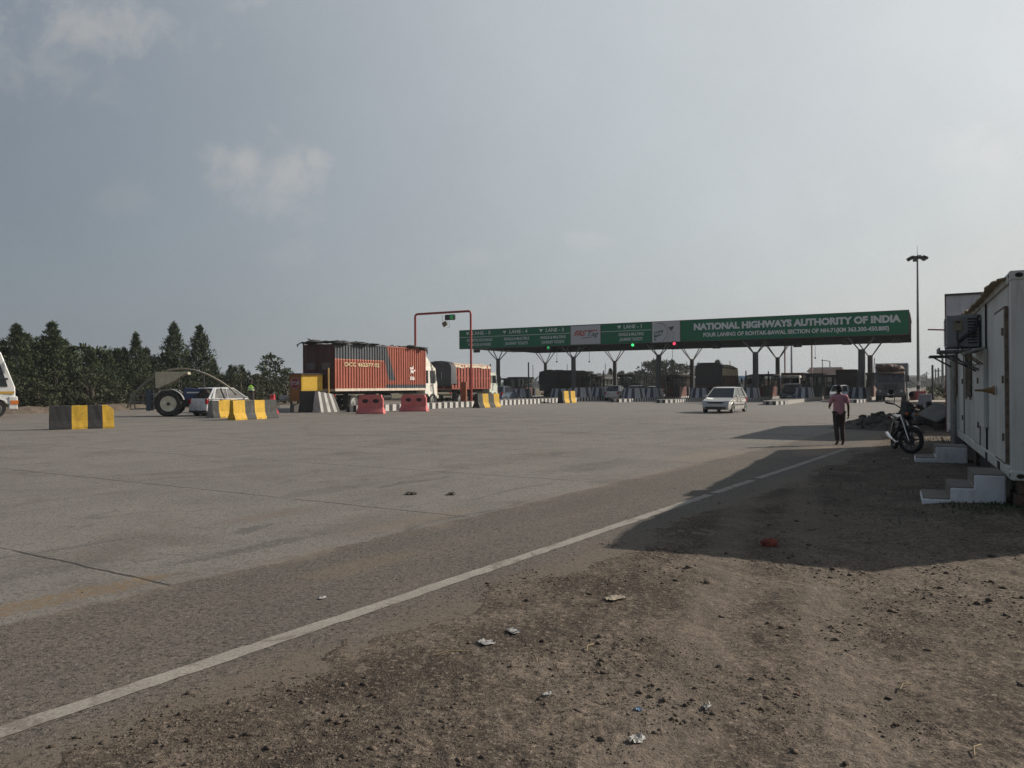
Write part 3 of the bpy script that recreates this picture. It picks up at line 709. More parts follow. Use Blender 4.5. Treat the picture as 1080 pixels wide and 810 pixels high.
def container_truck():
    t=thing('container_truck','orange red corrugated container truck with dark blue band and white cab beside the striped kerb','truck',rp(42.6,-38.15),-AX)
    bed=1.5; hw=CW/2
    chassis(t,.3,CL+1.9,CW*.95,bed-.1,[(2.2,1),(3.55,1),(CL+1.25,0)],wr=.56,ww=.3)
    paint=container_paint()
    g=MB(); n=int(CL/.30)
    # corrugated side walls: trapezoid section in (x,y) extruded in z
    def side(s):
        pts=[]
        p=CL/n
        for i in range(n):
            y=i*p; pts+=[(0,y),(0,y+p*.36),(-.06,y+p*.5),(-.06,y+p*.86)]
        pts.append((0,CL)); vs=[];k=len(pts)
        for x,y in pts: vs+=[(s*(hw+x),y,.10),(s*(hw+x),y,CH-.08)]
        return vs,[(2*i,2*i+2,2*i+3,2*i+1) for i in range(k-1)]
    for s in (1,-1): g.add(*side(s))
    g.box(-hw+.07,hw-.07,CL-.06,CL,.1,CH-.08)
    g.box(-hw+.07,hw-.07,.02,CL-.02,CH-.14,CH-.09)
    for s in (1,-1):
        g.box(min(s*(hw+.02),s*(hw-.1)),max(s*(hw+.02),s*(hw-.1)),0,CL,CH-.08,CH)
        for y in (0,CL-.12): g.box(min(s*(hw+.025),s*(hw-.12)),max(s*(hw+.025),s*(hw-.12)),y-.003,y+.123,.08,CH-.02)
    body=g.build('container',paint,t,loc=(0,0,bed),fix=False)
    wr_=mat('container_rail',(.62,.52,.42),.6,dirt=.5,dirtc=(.3,.17,.1))
    g=MB()
    for s in (1,-1): g.box(min(s*(hw+.03),s*(hw-.1)),max(s*(hw+.03),s*(hw-.1)),0,CL,-.08,.10)
    g.box(-hw,hw,0,.1,-.08,.08); g.build('bottom_rail',wr_,body)
    mar=mat('container_door_maroon',(.075,.018,.014),.6,var=.3,dirt=.4,dirtc=(.045,.03,.026))
    for s in (1,-1):
        g=MB(); a,b_=(0.012,hw-.05) if s>0 else (-hw+.05,-.012)
        g.box(a,b_,-.03,.05,.1,CH-.1)
        for k in range(5): z=.35+k*.6; g.box(a+.1,b_-.1,-.045,-.028,z,z+.34)
        d=g.build('container_door',mar,body)
        g=MB()
        for x in (a+.35,b_-.35): g.tube((x,-.075,.12),(x,-.075,CH-.15),.025,n=6); g.box(x-.02,x+.25,-.10,-.075,1.1,1.16)
        g.build('lock_rod',mat('rod_grey',(.12,.09,.085),.5,.3),d)
        g=MB(); g.box(a+.25,b_-.25,-.052,-.044,1.45,1.95); g.build('stencil_panel',mat('stencil_grey',(.14,.11,.11),.7,var=.5,scale=8),d)
    # lettering and marks on the side
    cream=mat('stencil_cream',(.50,.39,.22),.7,dirt=.4,dirtc=(.4,.16,.09)); wht=mat('decal_white',(.70,.62,.58),.7,dirt=.45,dirtc=(.45,.18,.12))
    text('OCC 462577 02',.40,'lettering',cream,body,face_right(hw+.035,CL*.265,CH*.545),.012,width=CL*.36)
    g=MB(); zz=CH*.46; yy=CL*.835
    g.prism([(yy-.42,zz+.25),(yy-.08,zz+.22),(yy+.02,zz+.42),(yy+.10,zz+.12),(yy+.42,zz-.02),(yy+.08,zz-.12),(yy+.12,zz-.30),(yy-.25,zz-.18),(yy-.38,zz-.38),(yy-.32,zz-.02)],'x',hw+.028,hw+.036)
    g.build('emblem',wht,body)
    text('CARE',.16,'emblem_lettering',pole_red,body,face_right(hw+.040,yy-.03,zz+.04),.006)
    text('316',.36,'lettering',wht,body,face_right(hw+.035,CL*.825,CH*.262),.03,width=.62)
    # torn tarpaulin rags on the roof
    tarp=mat('black_tarp',(.020,.020,.022),.75,var=.4,bump=.6,bscale=14)
    q=random.Random(11); g=MB()
    for k in range(30):
        y=q.choice([q.uniform(0,5.5),q.uniform(0,4),q.uniform(8.6,CL)]); x=q.uniform(-hw,hw) if q.random()<.35 else hw-q.uniform(-.05,.25)
        if k<7: y=q.uniform(-.25,.25); x=q.uniform(-hw,hw)
        g.ball((x,y,CH+q.uniform(.0,.10)),(q.uniform(.18,.5),q.uniform(.25,.8),q.uniform(.05,.15)),8,5,jit=.35,seed=k)
    for s in (1,-1):
        pts=[];y=-.1
        while y<CL: pts.append((s*(hw-.02)+q.uniform(-.06,.06),y,CH+.02+q.uniform(-.03,.09))); y+=q.uniform(.2,.55)
        g.path(pts,[q.uniform(.02,.075) for _ in pts],6)
    pts=[(-hw-.42,-.1,CH-.06),(-hw-.15,-.06,CH+.08)]+[(x,-.05,CH+q.uniform(.02,.12)) for x in np.linspace(-hw,hw,8)]; g.path(pts,[.04]+[q.uniform(.03,.08) for _ in pts[1:]],6)
    g.path([(-hw-.45,-.1,CH-.05),(-hw-.38,-.12,CH-.25)],[.07,.02],6); g.path([(-.5,-.1,CH+.05),(-.75,-.15,CH+.30),(-.9,-.2,CH+.34)],[.05,.05,.02],6)
    g.path([(hw+.02,CL-.5,CH+.03),(hw+.06,CL+.1,CH-.05),(hw+.05,CL+.2,CH-.45)],[.07,.09,.03],6)
    g.build('tarpaulin',tarp,t,smooth=70,loc=(0,0,bed))
    truck_cab(t,CL+.12,truck_w,CW*.9,1.0,3.35,1.95,fairing=(4.55,0))
    return t
container_truck()
# ------------------------------------------------------------------ barriers, booth, tractor and the left side
def jersey(label,loc,rz,L,Ht,stripes,wb=.62,wt=.24,end=None,group='painted concrete barriers',chip=0,cham=0,name='concrete_barrier'):
    """stripes: list of (fraction, material) from local y=0; local +Y along"""
    t=MB(); mats=[]; y=0
    prof=[(-wb/2,0),(-wb/2,.08*Ht),(-wt/2-.05,.36*Ht),(-wt/2,Ht-.02),(-wt/2+.03,Ht),(wt/2-.03,Ht),(wt/2,Ht-.02),(wt/2+.05,.36*Ht),(wb/2,.08*Ht),(wb/2,0)]
    tot=sum(f for f,_ in stripes); q=random.Random(len(label)); k=len(prof)
    if end: mats.append(end)
    for i,(f,m) in enumerate(stripes):
        if m not in mats: mats.append(m)
    rows=[]; seq=[]
    for i,(f,m) in enumerate(stripes):
        n=max(2,int(f/tot*L/.14)); 
        for j in range(n): rows.append(y+f/tot*L*j/n); seq.append(mats.index(m))
        y+=f/tot*L
    rows.append(L)
    vs=[];fs=[];mi=[]
    for yi,yy in enumerate(rows):
        for (x,z) in prof:
            zz=z; dx=0
            if cham and L-yy<cham: zz=min(z,Ht-(cham-(L-yy))*.9)
            if z>.5*Ht and q.random()<.25: zz-=q.uniform(0,.03)
            vs.append((x+q.uniform(-.006,.006),yy+q.uniform(-.008,.008),zz))
    for a in range(len(rows)-1):
        for j in range(k-1):
            t.add([vs[a*k+j],vs[a*k+j+1],vs[(a+1)*k+j+1],vs[(a+1)*k+j]],[(0,1,2,3)],seq[a])
    e0=mats.index(end) if end else seq[0]
    t.add(vs[:k],[tuple(range(k))],e0); t.add(vs[-k:],[tuple(range(k))],seq[-1])
    o=t.build(name,mats,None,loc=loc,rot=rz)
    bm=bmesh.new(); bm.from_mesh(o.data); bmesh.ops.remove_doubles(bm,verts=bm.verts,dist=1e-5); bmesh.ops.recalc_face_normals(bm,faces=bm.faces); bm.to_mesh(o.data); bm.free()
    return tag(o,label,'barrier',group)
def aim(p,q): d=Vector(q)-Vector(p); return math.atan2(-d.x,d.y)     # rotz that turns local +Y from p to q
p=gp(52,453.2); q=gp(118,451.2); d=(q-p); 
jersey('black and yellow concrete barrier standing alone at the left with a chamfered end',p,aim(p,q),d.length*1.02,.98,[(1.55,blk),(1.15,yel),(1.1,blk),(.85,yel)],.66,.40,end=blk,cham=.22)
jersey('grey and yellow striped concrete barrier in front of the white hatchback',gp(244,443.2),-AX-R(2),2.95,1.02,[(1,yel),(.85,gry),(.9,yel),(1.1,gry)],end=yel)
jersey('broken concrete barrier with bare grey end right behind the white hatchback',gp(221.5,440.9),-AX-R(10),2.4,.98,[(.5,gry),(.9,yel),(.7,blk),(.9,yel)],.78,.42,end=conc)
jersey('yellow capped concrete barrier half hidden by the white hatchback barriers',gp(233,439.6),-AX-R(4),2.0,1.0,[(1,yel),(1,blk)],.70,.30,end=yel)
jersey('short grey and yellow barrier at the foot of the red height gauge',gp(502.0,430.2),-AX-R(10),2.7,1.12,[(.9,gry),(1,yel),(1,gry),(1,yel)],.75,.32,end=blk)
jersey('small black ended barrier with two yellow stripes beside the long kerb',gp(591,425.2),-AX-R(6),2.6,1.2,[(.4,blk),(1,yel),(.5,blk),(1,yel)],.72,.4,end=blk)
# red plastic barriers with two hand holes
def plastic_barrier(label,loc,rz,mt,L=1.75,Ht=1.2,lean=0):
    g=MB()
    out=[(-L/2,.40),(L/2,.40),(L/2,.96),(L/2-.08,1.02),(L/2-.10,Ht),(-L/2+.10,Ht),(-L/2+.08,1.02),(-L/2,.96)]
    def oval(cx): return [(cx+.21*math.cos(a),.80+.13*math.sin(a)) for a in np.linspace(0,2*math.pi,14,endpoint=False)]
    g.prism(out,'y',-.13,.13,holes=(oval(-L*.21),oval(L*.21)))
    for s in (-1,1): g.prism([(x*1.02,z) for x,z in oval(s*L*.21)],'y',.02,.06,1)  # dark plates added inside the holes, standing in for their shaded depth
    foot=[(-.13,.402),(.13,.402),(.20,.36),(.30,.14),(.34,.12),(.34,0),(-.34,0),(-.34,.12),(-.30,.14),(-.20,.36)]
    def wf(p): 
        return Vector((p.x*(1+.10*(1-min(1,p.z/.40))),p.y,p.z))
    g.prism(foot,'x',-L/2,L/2,wf=wf)
    for s in (-.25,.25): g.cb((s*L,-.335,.06),(.22,.05,.1))
    o=g.build('plastic_barrier',[mt,black_pl],None,loc=loc,rot=(R(lean),0,rz),bevel=.03,smooth=40,seg=2); return tag(o,label,'barrier','red plastic road barriers')
plastic_barrier('faded red plastic barrier with two oval holes below the container rear wheels',gp(391,436.3),-R(4),redpl,1.62,1.20)
plastic_barrier('faded red plastic barrier with two oval holes beside the container truck cab',gp(436.5,433.8),-R(8),redpl,1.78,1.15)
plastic_barrier('glossy red plastic barrier seen end on beside the yellow booth',gp(287.5,437.0),R(104),redpl2,1.5,1.25)
plastic_barrier('small bright red plastic barrier in the lane behind the long striped kerb',gp(542,421.5)+Vector((0,0,.0)),-R(35),mat('red_plastic_far',(.62,.10,.10),.5),1.5,1.45)

# ---- toll marshal booth with the stop sign
mY=mat('booth_yellow',(.66,.41,.03),.55,var=.08,dirt=.15); mO=mat('booth_orange',(.30,.12,.025),.7,dirt=.5,dirtc=(.12,.06,.03)); mB=mat('booth_black',(.028,.03,.032),.7,var=.5,scale=2,dirt=.4,dirtc=(.09,.09,.085))
mRoof=mat('booth_roof',(.045,.04,.038),.8)
stop_m=mat('stop_red',(.22,.018,.022),.5,dirt=.2); stop_w=mat('stop_white',(.48,.40,.40),.6)
b0=gp(318,434.6); t=thing('guard_booth','small yellow and orange booth with a red stop sign behind the container truck','booth',b0,R(45))
sc_=b0.y/F      # metres per photo pixel here
g=MB(); g.box(.0,1.66,0.02,.9,1.45,2.60); g.box(.06,1.60,.010,.02,1.5,2.55); g.build('yellow_panel',mY,t,bevel=.015)
def wfb(p): return p
g=MB(); M=Matrix.Rotation(R(0),3,'Z')
g.add([(0,.03,.75),(0,.03,2.60),(-.36,.98,2.60),(-.36,.98,.75),(.9,.9,.75),(.9,.9,2.60),(.5,1.35,2.6),(.5,1.35,.75)],[(0,1,2,3),(4,5,6,7),(0,4,5,1),(3,2,6,7),(1,5,6,2),(0,3,7,4)])
g.build('side_panel',mO,t)
nrm=Vector((-.95,-.36,0)).normalized(); cen=Vector((-.18,.505,1.98))+nrm*.03; ex=Vector((.36,-.95,0)).normalized()
Mx=Matrix(((ex.x,0,nrm.x,cen.x),(ex.y,0,nrm.y,cen.y),(0,1,0,cen.z),(0,0,0,1)))
g=MB(); oc=[(.44*math.cos(R(22.5+45*k)),.44*math.sin(R(22.5+45*k))) for k in range(8)]; g.M=Mx; g.prism(oc,'z',-.01,.012); s=g.build('stop_sign',stop_m,t)
text('STOP',.34,'lettering',stop_w,s,Mx@Matrix.Translation((0,0,.016)),.010,width=.70)
g=MB(); g.M=Mx; oc2=[(.41*math.cos(R(22.5+45*k)),.41*math.sin(R(22.5+45*k))) for k in range(8)]; g.prism(oc2,'z',.0125,.014,holes=[[(x*.93,y*.93) for x,y in oc2]]); g.build('sign_border',stop_w,s)
g=MB(); g.prism([(-.62,1.05),(-.12,-.15),(1.76,-.12),(1.74,1.1),(.5,1.6)],'z',2.602,2.67); g.build('roof',mRoof,t)
for x,y in ((-.28,.92),(.0,.16),(.4,1.2)):
    g=MB(); g.box(x-.05,x+.05,y-.05,y+.05,0,.75); g.build('leg',mB,t)
g=MB(); g.box(-.30,.15,.5,.9,.0,.55); g.build('equipment_box',mat('box_grey',(.12,.11,.10),.6),t)
# black crash block below the yellow panel and the white striped barrier
g=MB(); g.prism([(0,0),(0.02,1.45),(1.52,1.45),(1.62,0)],'y',0,.9); g.prism([(-.1,-.04),(-.02,.5),(.5,0)],'y',-.02,.0)
o=g.build('crash_block',mB,None,loc=b0+Vector((.05,-.75,0)),rot=R(12),bevel=.04); tag(o,'black painted concrete block under the yellow booth panel','block')
wst=mat('barrier_white',(.50,.49,.46),.8,var=.15,dirt=.5,dirtc=(.2,.18,.15)); gst=mat('barrier_dull',(.13,.125,.115),.85,dirt=.3)
g=MB(); x=0; mats=[wst,gst]; 
for i,(w,m) in enumerate(((.20,0),(.26,1),(.22,0),(.22,1),(.22,0),(.20,1))):
    x0,x1=x,x+w
    sk=lambda xx,z: xx+ (0.30*(1-z/1.4))*(xx/1.2)*1.0
    g.add([(sk(x0,0),-.05,0),(sk(x1,0),-.05,0),(x1,.28,1.42-x1*.15),(x0,.28,1.42-x0*.15),(sk(x0,0),.9,0),(sk(x1,0),.9,0),(x1,.6,1.42-x1*.15),(x0,.6,1.42-x0*.15)],[(0,1,2,3),(4,7,6,5),(3,2,6,7),(0,4,5,1),(0,3,7,4),(1,5,6,2)],m); x=x1
o=g.build('crash_block',mats,None,loc=gp(341.5,434.6)+Vector((0,-.9,0)),rot=R(52),bevel=.015); tag(o,'white and grey striped sloping crash block behind the container truck','block')
pp=gp(346.5,434.2); g=MB(); g.tube((0,0,0),(0,0,zh(346,388,pp.y)),.055,n=8); g.box(-.09,.09,-.09,.09,0,.3)
o=g.build('marker_post',mat('post_yellow',(.55,.36,.09),.6,dirt=.3),None,loc=pp); tag(o,'thin yellow marker post in front of the container doors','post')
# white frame and clutter behind the red barrier
g=MB(); g.path([(0,0,0),(0,0,.75),(1.0,.1,.75),(1.0,.1,0)],.035,6); g.path([(0,.5,0),(0,.5,.75),(1.0,.6,.75),(1.0,.6,0)],.035,6); g.tube((0,0,.75),(0,.5,.75),.03); g.ball((.45,.25,.93),(.42,.3,.20),9,6,jit=.15)
o=g.build('cable_stand',mat('stand_white',(.45,.44,.41),.7,dirt=.4),None,loc=gp(292,433.2)); tag(o,'low white metal stand with a bundle beside the booth legs','stand')

# ------------------------------------------------------------------ vehicles on the left
car('white hatchback seen from the rear behind the yellow and black barriers',gp(209.5,438.9)+Vector((SA*2.0,CA*2.0,0)),-AX-R(1),car_w,4.1,1.78,1.72,wr=.31)
def white_lorry():
    t=thing('white_lorry','white lorry cab with orange stripe entering at the left edge','truck',Vector((-31.5,46.8,0)),-R(57))
    y0=-1.2
    truck_cab(t,y0,white_p,2.45,.85,3.98,2.55,rake=.72)
    for s in (1,-1):
        g=MB(); g.box(min(s*1.2,s*1.228),max(s*1.2,s*1.228),.15,1.30,1.42,1.56); g.build('side_stripe',mat('stripe_orange',(.62,.36,.06),.5),t)
        g=MB(); g.box(min(s*1.0,s*1.26),max(s*1.0,s*1.26),1.10,1.50,.78,1.02); g.build('indicator',mat('indicator_orange',(.70,.19,.03),.35),t)
        g=MB(); g.box(min(s*.85,s*1.24),max(s*.85,s*1.24),1.0,1.46,.48,1.25); g.build('bumper',white_p,t,bevel=.05)
        g=MB(); g.box(min(s*1.19,s*1.27),max(s*1.19,s*1.27),.72,.98,2.25,2.36); g.build('door_handle',black_pl,t)
    g=MB(); g.box(-1.25,1.25,-8,-1.4,1.25,3.6); g.build('cargo_body',mat('lorry_body_white',(.6,.6,.58),.5,dirt=.3),t)
    chassis(t,-8,1.0,2.4,1.2,[(-6.2,1),(.35,0)],.52,.3)
white_lorry()
def tractor():
    c=gp(180,438.8); t=thing('tractor','blue farm tractor with cream canopy and a long curved pipe hooped over it','tractor',c,-R(74))
    bl=mat('tractor_blue',(.012,.030,.11),.4,dirt=.25); crm=mat('tractor_cream',(.48,.43,.32),.6,dirt=.4); rim=mat('tractor_rim',(.62,.59,.47),.55,dirt=.35)
    r=.76
    for s in (1,-1):
        g=MB(); g.lathe([(r*.58,-.2),(r*.86,-.23),(r*.95,-.19),(r*.95,.19),(r*.86,.23),(r*.58,.2)],(0,0,0),'x',28,ring=True)
        for k in range(18):
            a=2*math.pi*k/18
            for q_ in (1,-1):
                rot=Matrix.Rotation(a+(q_*.08),3,'X')@Matrix.Rotation(q_*R(38),3,'Z')
                cc=Matrix.Rotation(a+(.17 if q_>0 else 0),3,'X')@Vector((q_*.105,0,r*.965)); g.cb(cc,(.26,.075,.075),Matrix.Rotation(a+(.17 if q_>0 else 0),3,'X')@Matrix.Rotation(q_*R(40),3,'Z'))
        w=g.build('rear_wheel',black_rub,t,loc=(s*.78,0,r),smooth=30)
        g=MB(); e=s; g.lathe([(r*.60,e*.05),(r*.60,e*.21),(r*.52,e*.20),(r*.48,e*.13),(r*.18,e*.12),(r*.16,e*.17),(.02,e*.17)],(0,0,0),'x',22); g.build('rim',rim,w,smooth=35)
        g=MB(); g.lathe([(r*.135,e*.18),(r*.10,e*.25),(.01,e*.25)],(0,0,0),'x',12); g.build('hub',dark_iron,w)
        # mudguard
        g=MB(); pts=[(math.cos(a)*(r+.13),math.sin(a)*(r+.13)) for a in np.linspace(R(15),R(150),12)]; pin=[(math.cos(a)*(r+.10),math.sin(a)*(r+.10)) for a in np.linspace(R(150),R(15),12)]
        g.prism(pts+pin,'x',s*.48,s*1.0); g.M=Matrix.Translation((0,0,0)); o=g.build('mudguard',mat('mudguard_grey',(.42,.42,.40),.5,dirt=.3),t,loc=(0,0,r))
        f=add_wheel(t,s*.72,2.05,.40,.22,rim,out=s,name='front_wheel')
    g=MB(); g.box(-.28,.28,-.35,2.3,.55,.95); g.box(-.5,.5,-.5,.1,.55,.85); g.tube((-.75,0,r),(.75,0,r),.12); g.tube((-.75,2.05,.42),(.75,2.05,.42),.07); g.build('chassis',dark_iron,t)
    g=MB(); g.prism([(.75,.95),(2.45,.95),(2.5,1.15),(2.42,1.50),(2.2,1.60),(.75,1.72)],'x',-.36,.36); g.build('hood',bl,t,bevel=.06)
    for s in (1,-1):
        g=MB(); g.box(min(s*.35,s*.372),max(s*.35,s*.372),.95,2.2,1.38,1.46); g.build('hood_stripe',mat('stripe_white',(.6,.6,.62),.5),t)
    g=MB(); g.box(-.28,.28,-.45,.02,.98,1.08); g.box(-.28,.28,-.52,-.42,1.05,1.45); g.build('seat',black_pl,t,bevel=.03)
    g=MB(); g.tube((0,.75,1.35),(0,.48,1.72),.025); g.path([(.2*math.cos(a),.47+.05*math.sin(a),1.74+.17*math.sin(a)) for a in np.linspace(0,6.28,14)[:-1]],.018,6,closed=True); g.build('steering_wheel',black_pl,t)
    g=MB(); g.tube((.25,1.9,1.5),(.25,1.9,2.55),.04); g.build('exhaust',dark_iron,t)
    # canopy
    for s in (1,-1):
        for y in (-.42,.52):
            g=MB(); g.tube((s*.55,y,1.3),(s*.55,y,2.62),.025); g.build('canopy_post',dark_iron,t)
    g=MB(); g.box(-.72,.72,-.75,1.05,2.62,2.68); g.box(-.72,.72,.98,1.05,2.52,2.62)
    for s in (1,-1): g.add([(s*.72,-.75,2.62),(s*.72,1.0,2.62),(s*.73,.25,2.10),(s*.74,-.55,1.72),(s*.74,-.72,1.70)],[(0,1,2,3,4)])
    g.add([(-.72,-.76,2.62),(.72,-.76,2.62),(.74,-.74,1.72),(-.74,-.74,1.72)],[(0,1,2,3)])
    g.build('canopy',crm,t,fix=False)
    # curved twin pipe
    tan=mat('pipe_tan',(.20,.18,.14),.6,dirt=.3)
    P=[(141,430),(147,415),(158,403),(169,394.5),(180,390.2),(192,388.8),(204,390.3),(216,395),(228,402),(236,408),(244,416)]
    for k,(dx,w) in enumerate(((.62,.045),(-.05,.042))):
        pts=[]
        for px,py in P: pts.append((dx,(px-180)/F*c.y*1.035+.0,zh(px,py,c.y)))
        pts2=[]
        for i in range(len(pts)-1):
            for f in (0,.33,.66): pts2.append(tuple(Vector(pts[i]).lerp(Vector(pts[i+1]),f)))
        pts2.append(pts[-1]); g=MB(); g.path(pts2,w,8); g.build('curved_pipe',tan,t,smooth=60)
    g=MB()
    for y in (-2.1,-1.15): 
        for x in (-.6,.6): g.tube((x,y,.45),(x,y,1.42),.035,n=6)
    for z in (.5,.95,1.38):
        for x in (-.6,.6): g.tube((x,-2.15,z*.9),(x,-.5,z),.03,n=6)
        g.tube((-.6,-2.1,z*.9),(.6,-2.1,z*.9),.03,n=6)
    g.build('rear_frame',mat('frame_grey',(.16,.165,.16),.6),t)
    for xa in (-.75,.5):
        g=MB(); g.box(xa,xa+.25,-1.25,-1.05,.35,1.62); g.build('frame_post',mat('frame_blue',(.035,.055,.09),.5,dirt=.3),t)
tractor()

# ------------------------------------------------------------------ people
def skin_mesh(name,nodes,edges,mats,parent,sub=2,root=0):
    me=bpy.data.meshes.new(name); me.from_pydata([n[0] for n in nodes],edges,[]); o=bpy.data.objects.new(name,me); col.objects.link(o)
    md=o.modifiers.new('Skin','SKIN'); md.use_smooth_shade=True
    for i,n in enumerate(nodes):
        r=n[1]; d=me.skin_vertices[0].data[i]; d.radius=(r,r) if not isinstance(r,tuple) else r; d.use_root=(i==root)
    o.modifiers.new('Sub','SUBSURF').levels=sub; o.modifiers[-1].render_levels=sub
    dg=bpy.context.evaluated_depsgraph_get(); dg.update(); m2=bpy.data.meshes.new_from_object(o.evaluated_get(dg)); bpy.data.objects.remove(o)
    m2.materials.clear()
    for m in mats if isinstance(mats,list) else [mats]: m2.materials.append(m)
    for p in m2.polygons: p.use_smooth=True
    m2.name=name; o=bpy.data.objects.new(name,m2); col.objects.link(o)
    if parent is not None: o.parent=parent
    return o
def chain(nodes,edges,start,pts):
    prev=start
    for p,r in pts:
        nodes.append((p,r)); edges.append((prev,len(nodes)-1)); prev=len(nodes)-1
    return prev
def person(label,loc,rz,skin,hair,shirt_m,trouser_m,shoe_m,arms,legs,scale=1.0,vest=None,sleeve=.35,headturn=0,cap=None):
    """arms: {s:(elbow,wrist)}; legs: {s:(hip,knee,ankle,toe)} in metres for a 1.66 m figure, +Y ahead"""
    t=thing('person',label,'person',loc,rz); t.scale=(scale,)*3
    nodes=[((0,0,.93),.09)]; E=[]
    chest=chain(nodes,E,0,[((0,.0,1.06),.085),((0,.005,1.20),.092),((0,.0,1.33),.085)])
    neck=chain(nodes,E,chest,[((0,.0,1.42),.052),((0,.012,1.475),.050)])
    chain(nodes,E,neck,[((0,.02,1.53),.073),((0,.012,1.59),.085),((0,.0,1.635),.060)])
    for s in (1,-1):
        el,wr=arms[s]; sh=(s*.175,-.005,1.355)
        chain(nodes,E,chest,[((s*.10,0,1.36),.07),(sh,.055),(tuple(Vector(sh).lerp(Vector(el),.5)),.044),(el,.037),(tuple(Vector(el).lerp(Vector(wr),.4)),.036),(wr,.026),(tuple(Vector(wr)+(Vector(wr)-Vector(el)).normalized()*.075),(.022,.038))])
        hp,kn,an,to=legs[s]
        chain(nodes,E,0,[((s*.075,0,.88),.10),(hp,.085),(tuple(Vector(hp).lerp(Vector(kn),.5)),.070),(kn,.052),(tuple(Vector(kn).lerp(Vector(an),.35)),.052),(an,.034),(tuple(Vector(an).lerp(Vector(to),.35)+Vector((0,0,-.03))),.036),(to,.030)])
    body=skin_mesh('body',nodes,E,[skin,shoe_m],t,2)
    me=body.data
    # fingers, ears and nose joined into the same mesh
    g=MB()
    for s in (1,-1):
        el,wr=Vector(arms[s][0]),Vector(arms[s][1]); d=(wr-el).normalized(); side=d.cross(Vector((s,0,0))); side=side.normalized() if side.length>.1 else Vector((0,1,0)); fl=Vector((-s,0,0))
        base=wr+d*.075
        for k,(o_,L) in enumerate(((-.028,.062),(-.010,.074),(.009,.070),(.027,.056))):
            a=base+side*o_; g.path([a-d*.02,a+d*L*.45,a+d*L*.8+fl*.012,a+d*L*.98+fl*.03],[.0095,.009,.008,.006],6)
        a=wr+d*.02-side*.03; g.path([a,a-side*.025+d*.03,a-side*.028+d*.06+fl*.01],[.011,.010,.007],6)
    for s in (1,-1): g.ball((s*.083,.0,1.56),(.013,.024,.034),8,6)
    g.path([(0,.088,1.575),(0,.112,1.55),(0,.092,1.537)],[.010,.016,.010],6)
    for s in (1,-1): g.ball((s*.03,.088,1.583),(.015,.009,.008),8,5)
    g.ball((0,.088,1.513),(.026,.010,.008),8,5)
    bm=bmesh.new(); bm.from_mesh(me); 
    vv=[bm.verts.new(p) for p in g.v]
    for f in g.f:
        fc=bm.faces.new([vv[i] for i in f]); fc.smooth=True
    for f in bm.faces:
        if f.calc_center_median().z<.085: f.material_index=1
    bm.to_mesh(me); bm.free()
    # shirt
    nodes=[((0,.0,.785),(.180,.145))]; E=[]
    ch=chain(nodes,E,0,[((0,.0,.93),(.172,.140)),((0,.005,1.12),(.160,.138)),((0,.0,1.26),(.170,.135)),((0,-.005,1.35),(.130,.11))])
    chain(nodes,E,ch,[((0,.0,1.40),.072)])
    for s in (1,-1):
        el=Vector(arms[s][0]); sh=Vector((s*.185,-.005,1.345)); chain(nodes,E,ch,[(tuple(sh),.075),(tuple(sh.lerp(el,.4)),.066),(tuple(sh.lerp(el,.55+sleeve)),.066)])
    shirt=skin_mesh('shirt',nodes,E,shirt_m,t,2)
    nodes=[((0,0,.92),(.128,.10))]; E=[]
    for s in (1,-1):
        hp,kn,an,to=legs[s]
        chain(nodes,E,0,[((s*.082,0,.87),(.095,.105)),(hp,.094),(tuple(Vector(hp).lerp(Vector(kn),.5)),.082),(kn,.066),(tuple(Vector(kn).lerp(Vector(an),.5)),.064),(tuple(Vector(kn).lerp(Vector(an),.93)),.062)])
    skin_mesh('trousers',nodes,E,trouser_m,t,2)
    g=MB(); g.ball((0,-.008,1.592),(.094,.108,.088),14,9,jit=.02,seed=3); g.ball((0,-.045,1.545),(.082,.068,.075),12,7,jit=.02)
    g.build('hair',hair,t,smooth=70)
    if vest:
        nodes=[((0,.0,.90),(.178,.132))]; E=[]; chain(nodes,E,0,[((0,.0,1.0),(.172,.132)),((0,.005,1.14),(.172,.138)),((0,.0,1.27),(.178,.135)),((0,-.005,1.37),(.135,.10))])
        v=skin_mesh('safety_vest',nodes,E,vest[0],t,2)
        for z in (1.0,1.13):
            g=MB(); g.lathe([(1.0,z),(1.0,z+.05)],(0,0,0),'z',20)
            g.v=[(p[0]*.205,p[1]*.158,p[2]) for p in g.v]; g.f=[f for f in g.f if len(f)==4]; g.m=g.m[:len(g.f)]; g.build('reflective_band',vest[1],v,fix=False)
    return t
skin_b=mat('skin_brown',(.115,.058,.036),.55,var=.1); hair_k=mat('hair_black',(.012,.011,.010),.7,var=.3)
def cloth(name,c,v=.12):
    m=mat(name,c,.9,var=v,scale=5,bump=.5,bscale=16,spec=.2); return m
pink=cloth('pink_shirt',(.56,.27,.31)); dktr=cloth('dark_trousers',(.080,.066,.060)); shoe=mat('shoe_brown',(.06,.03,.02),.6)
legs_walk={1:((.092,.01,.80),(.098,.045,.46),(.100,-.02,.075),(.112,.13,.03)),-1:((-.088,-.01,.80),(-.080,-.005,.46),(-.070,-.075,.085),(-.080,.07,.03))}
person('man in a pink shirt and dark trousers walking away along the road edge',gp(885.5,469.2)+Vector((0,.05,.0)),-R(6),skin_b,hair_k,pink,dktr,shoe,
       {1:((.245,-.03,1.10),(.262,.03,.86)),-1:((-.245,.0,1.10),(-.20,.20,1.06))},legs_walk,.985)
legs_st={1:((.09,0,.80),(.10,.01,.46),(.10,-.02,.075),(.12,.12,.03)),-1:((-.09,0,.80),(-.10,.01,.46),(-.10,-.02,.075),(-.12,.12,.03))}
gpz=gp(261.5,436.6)
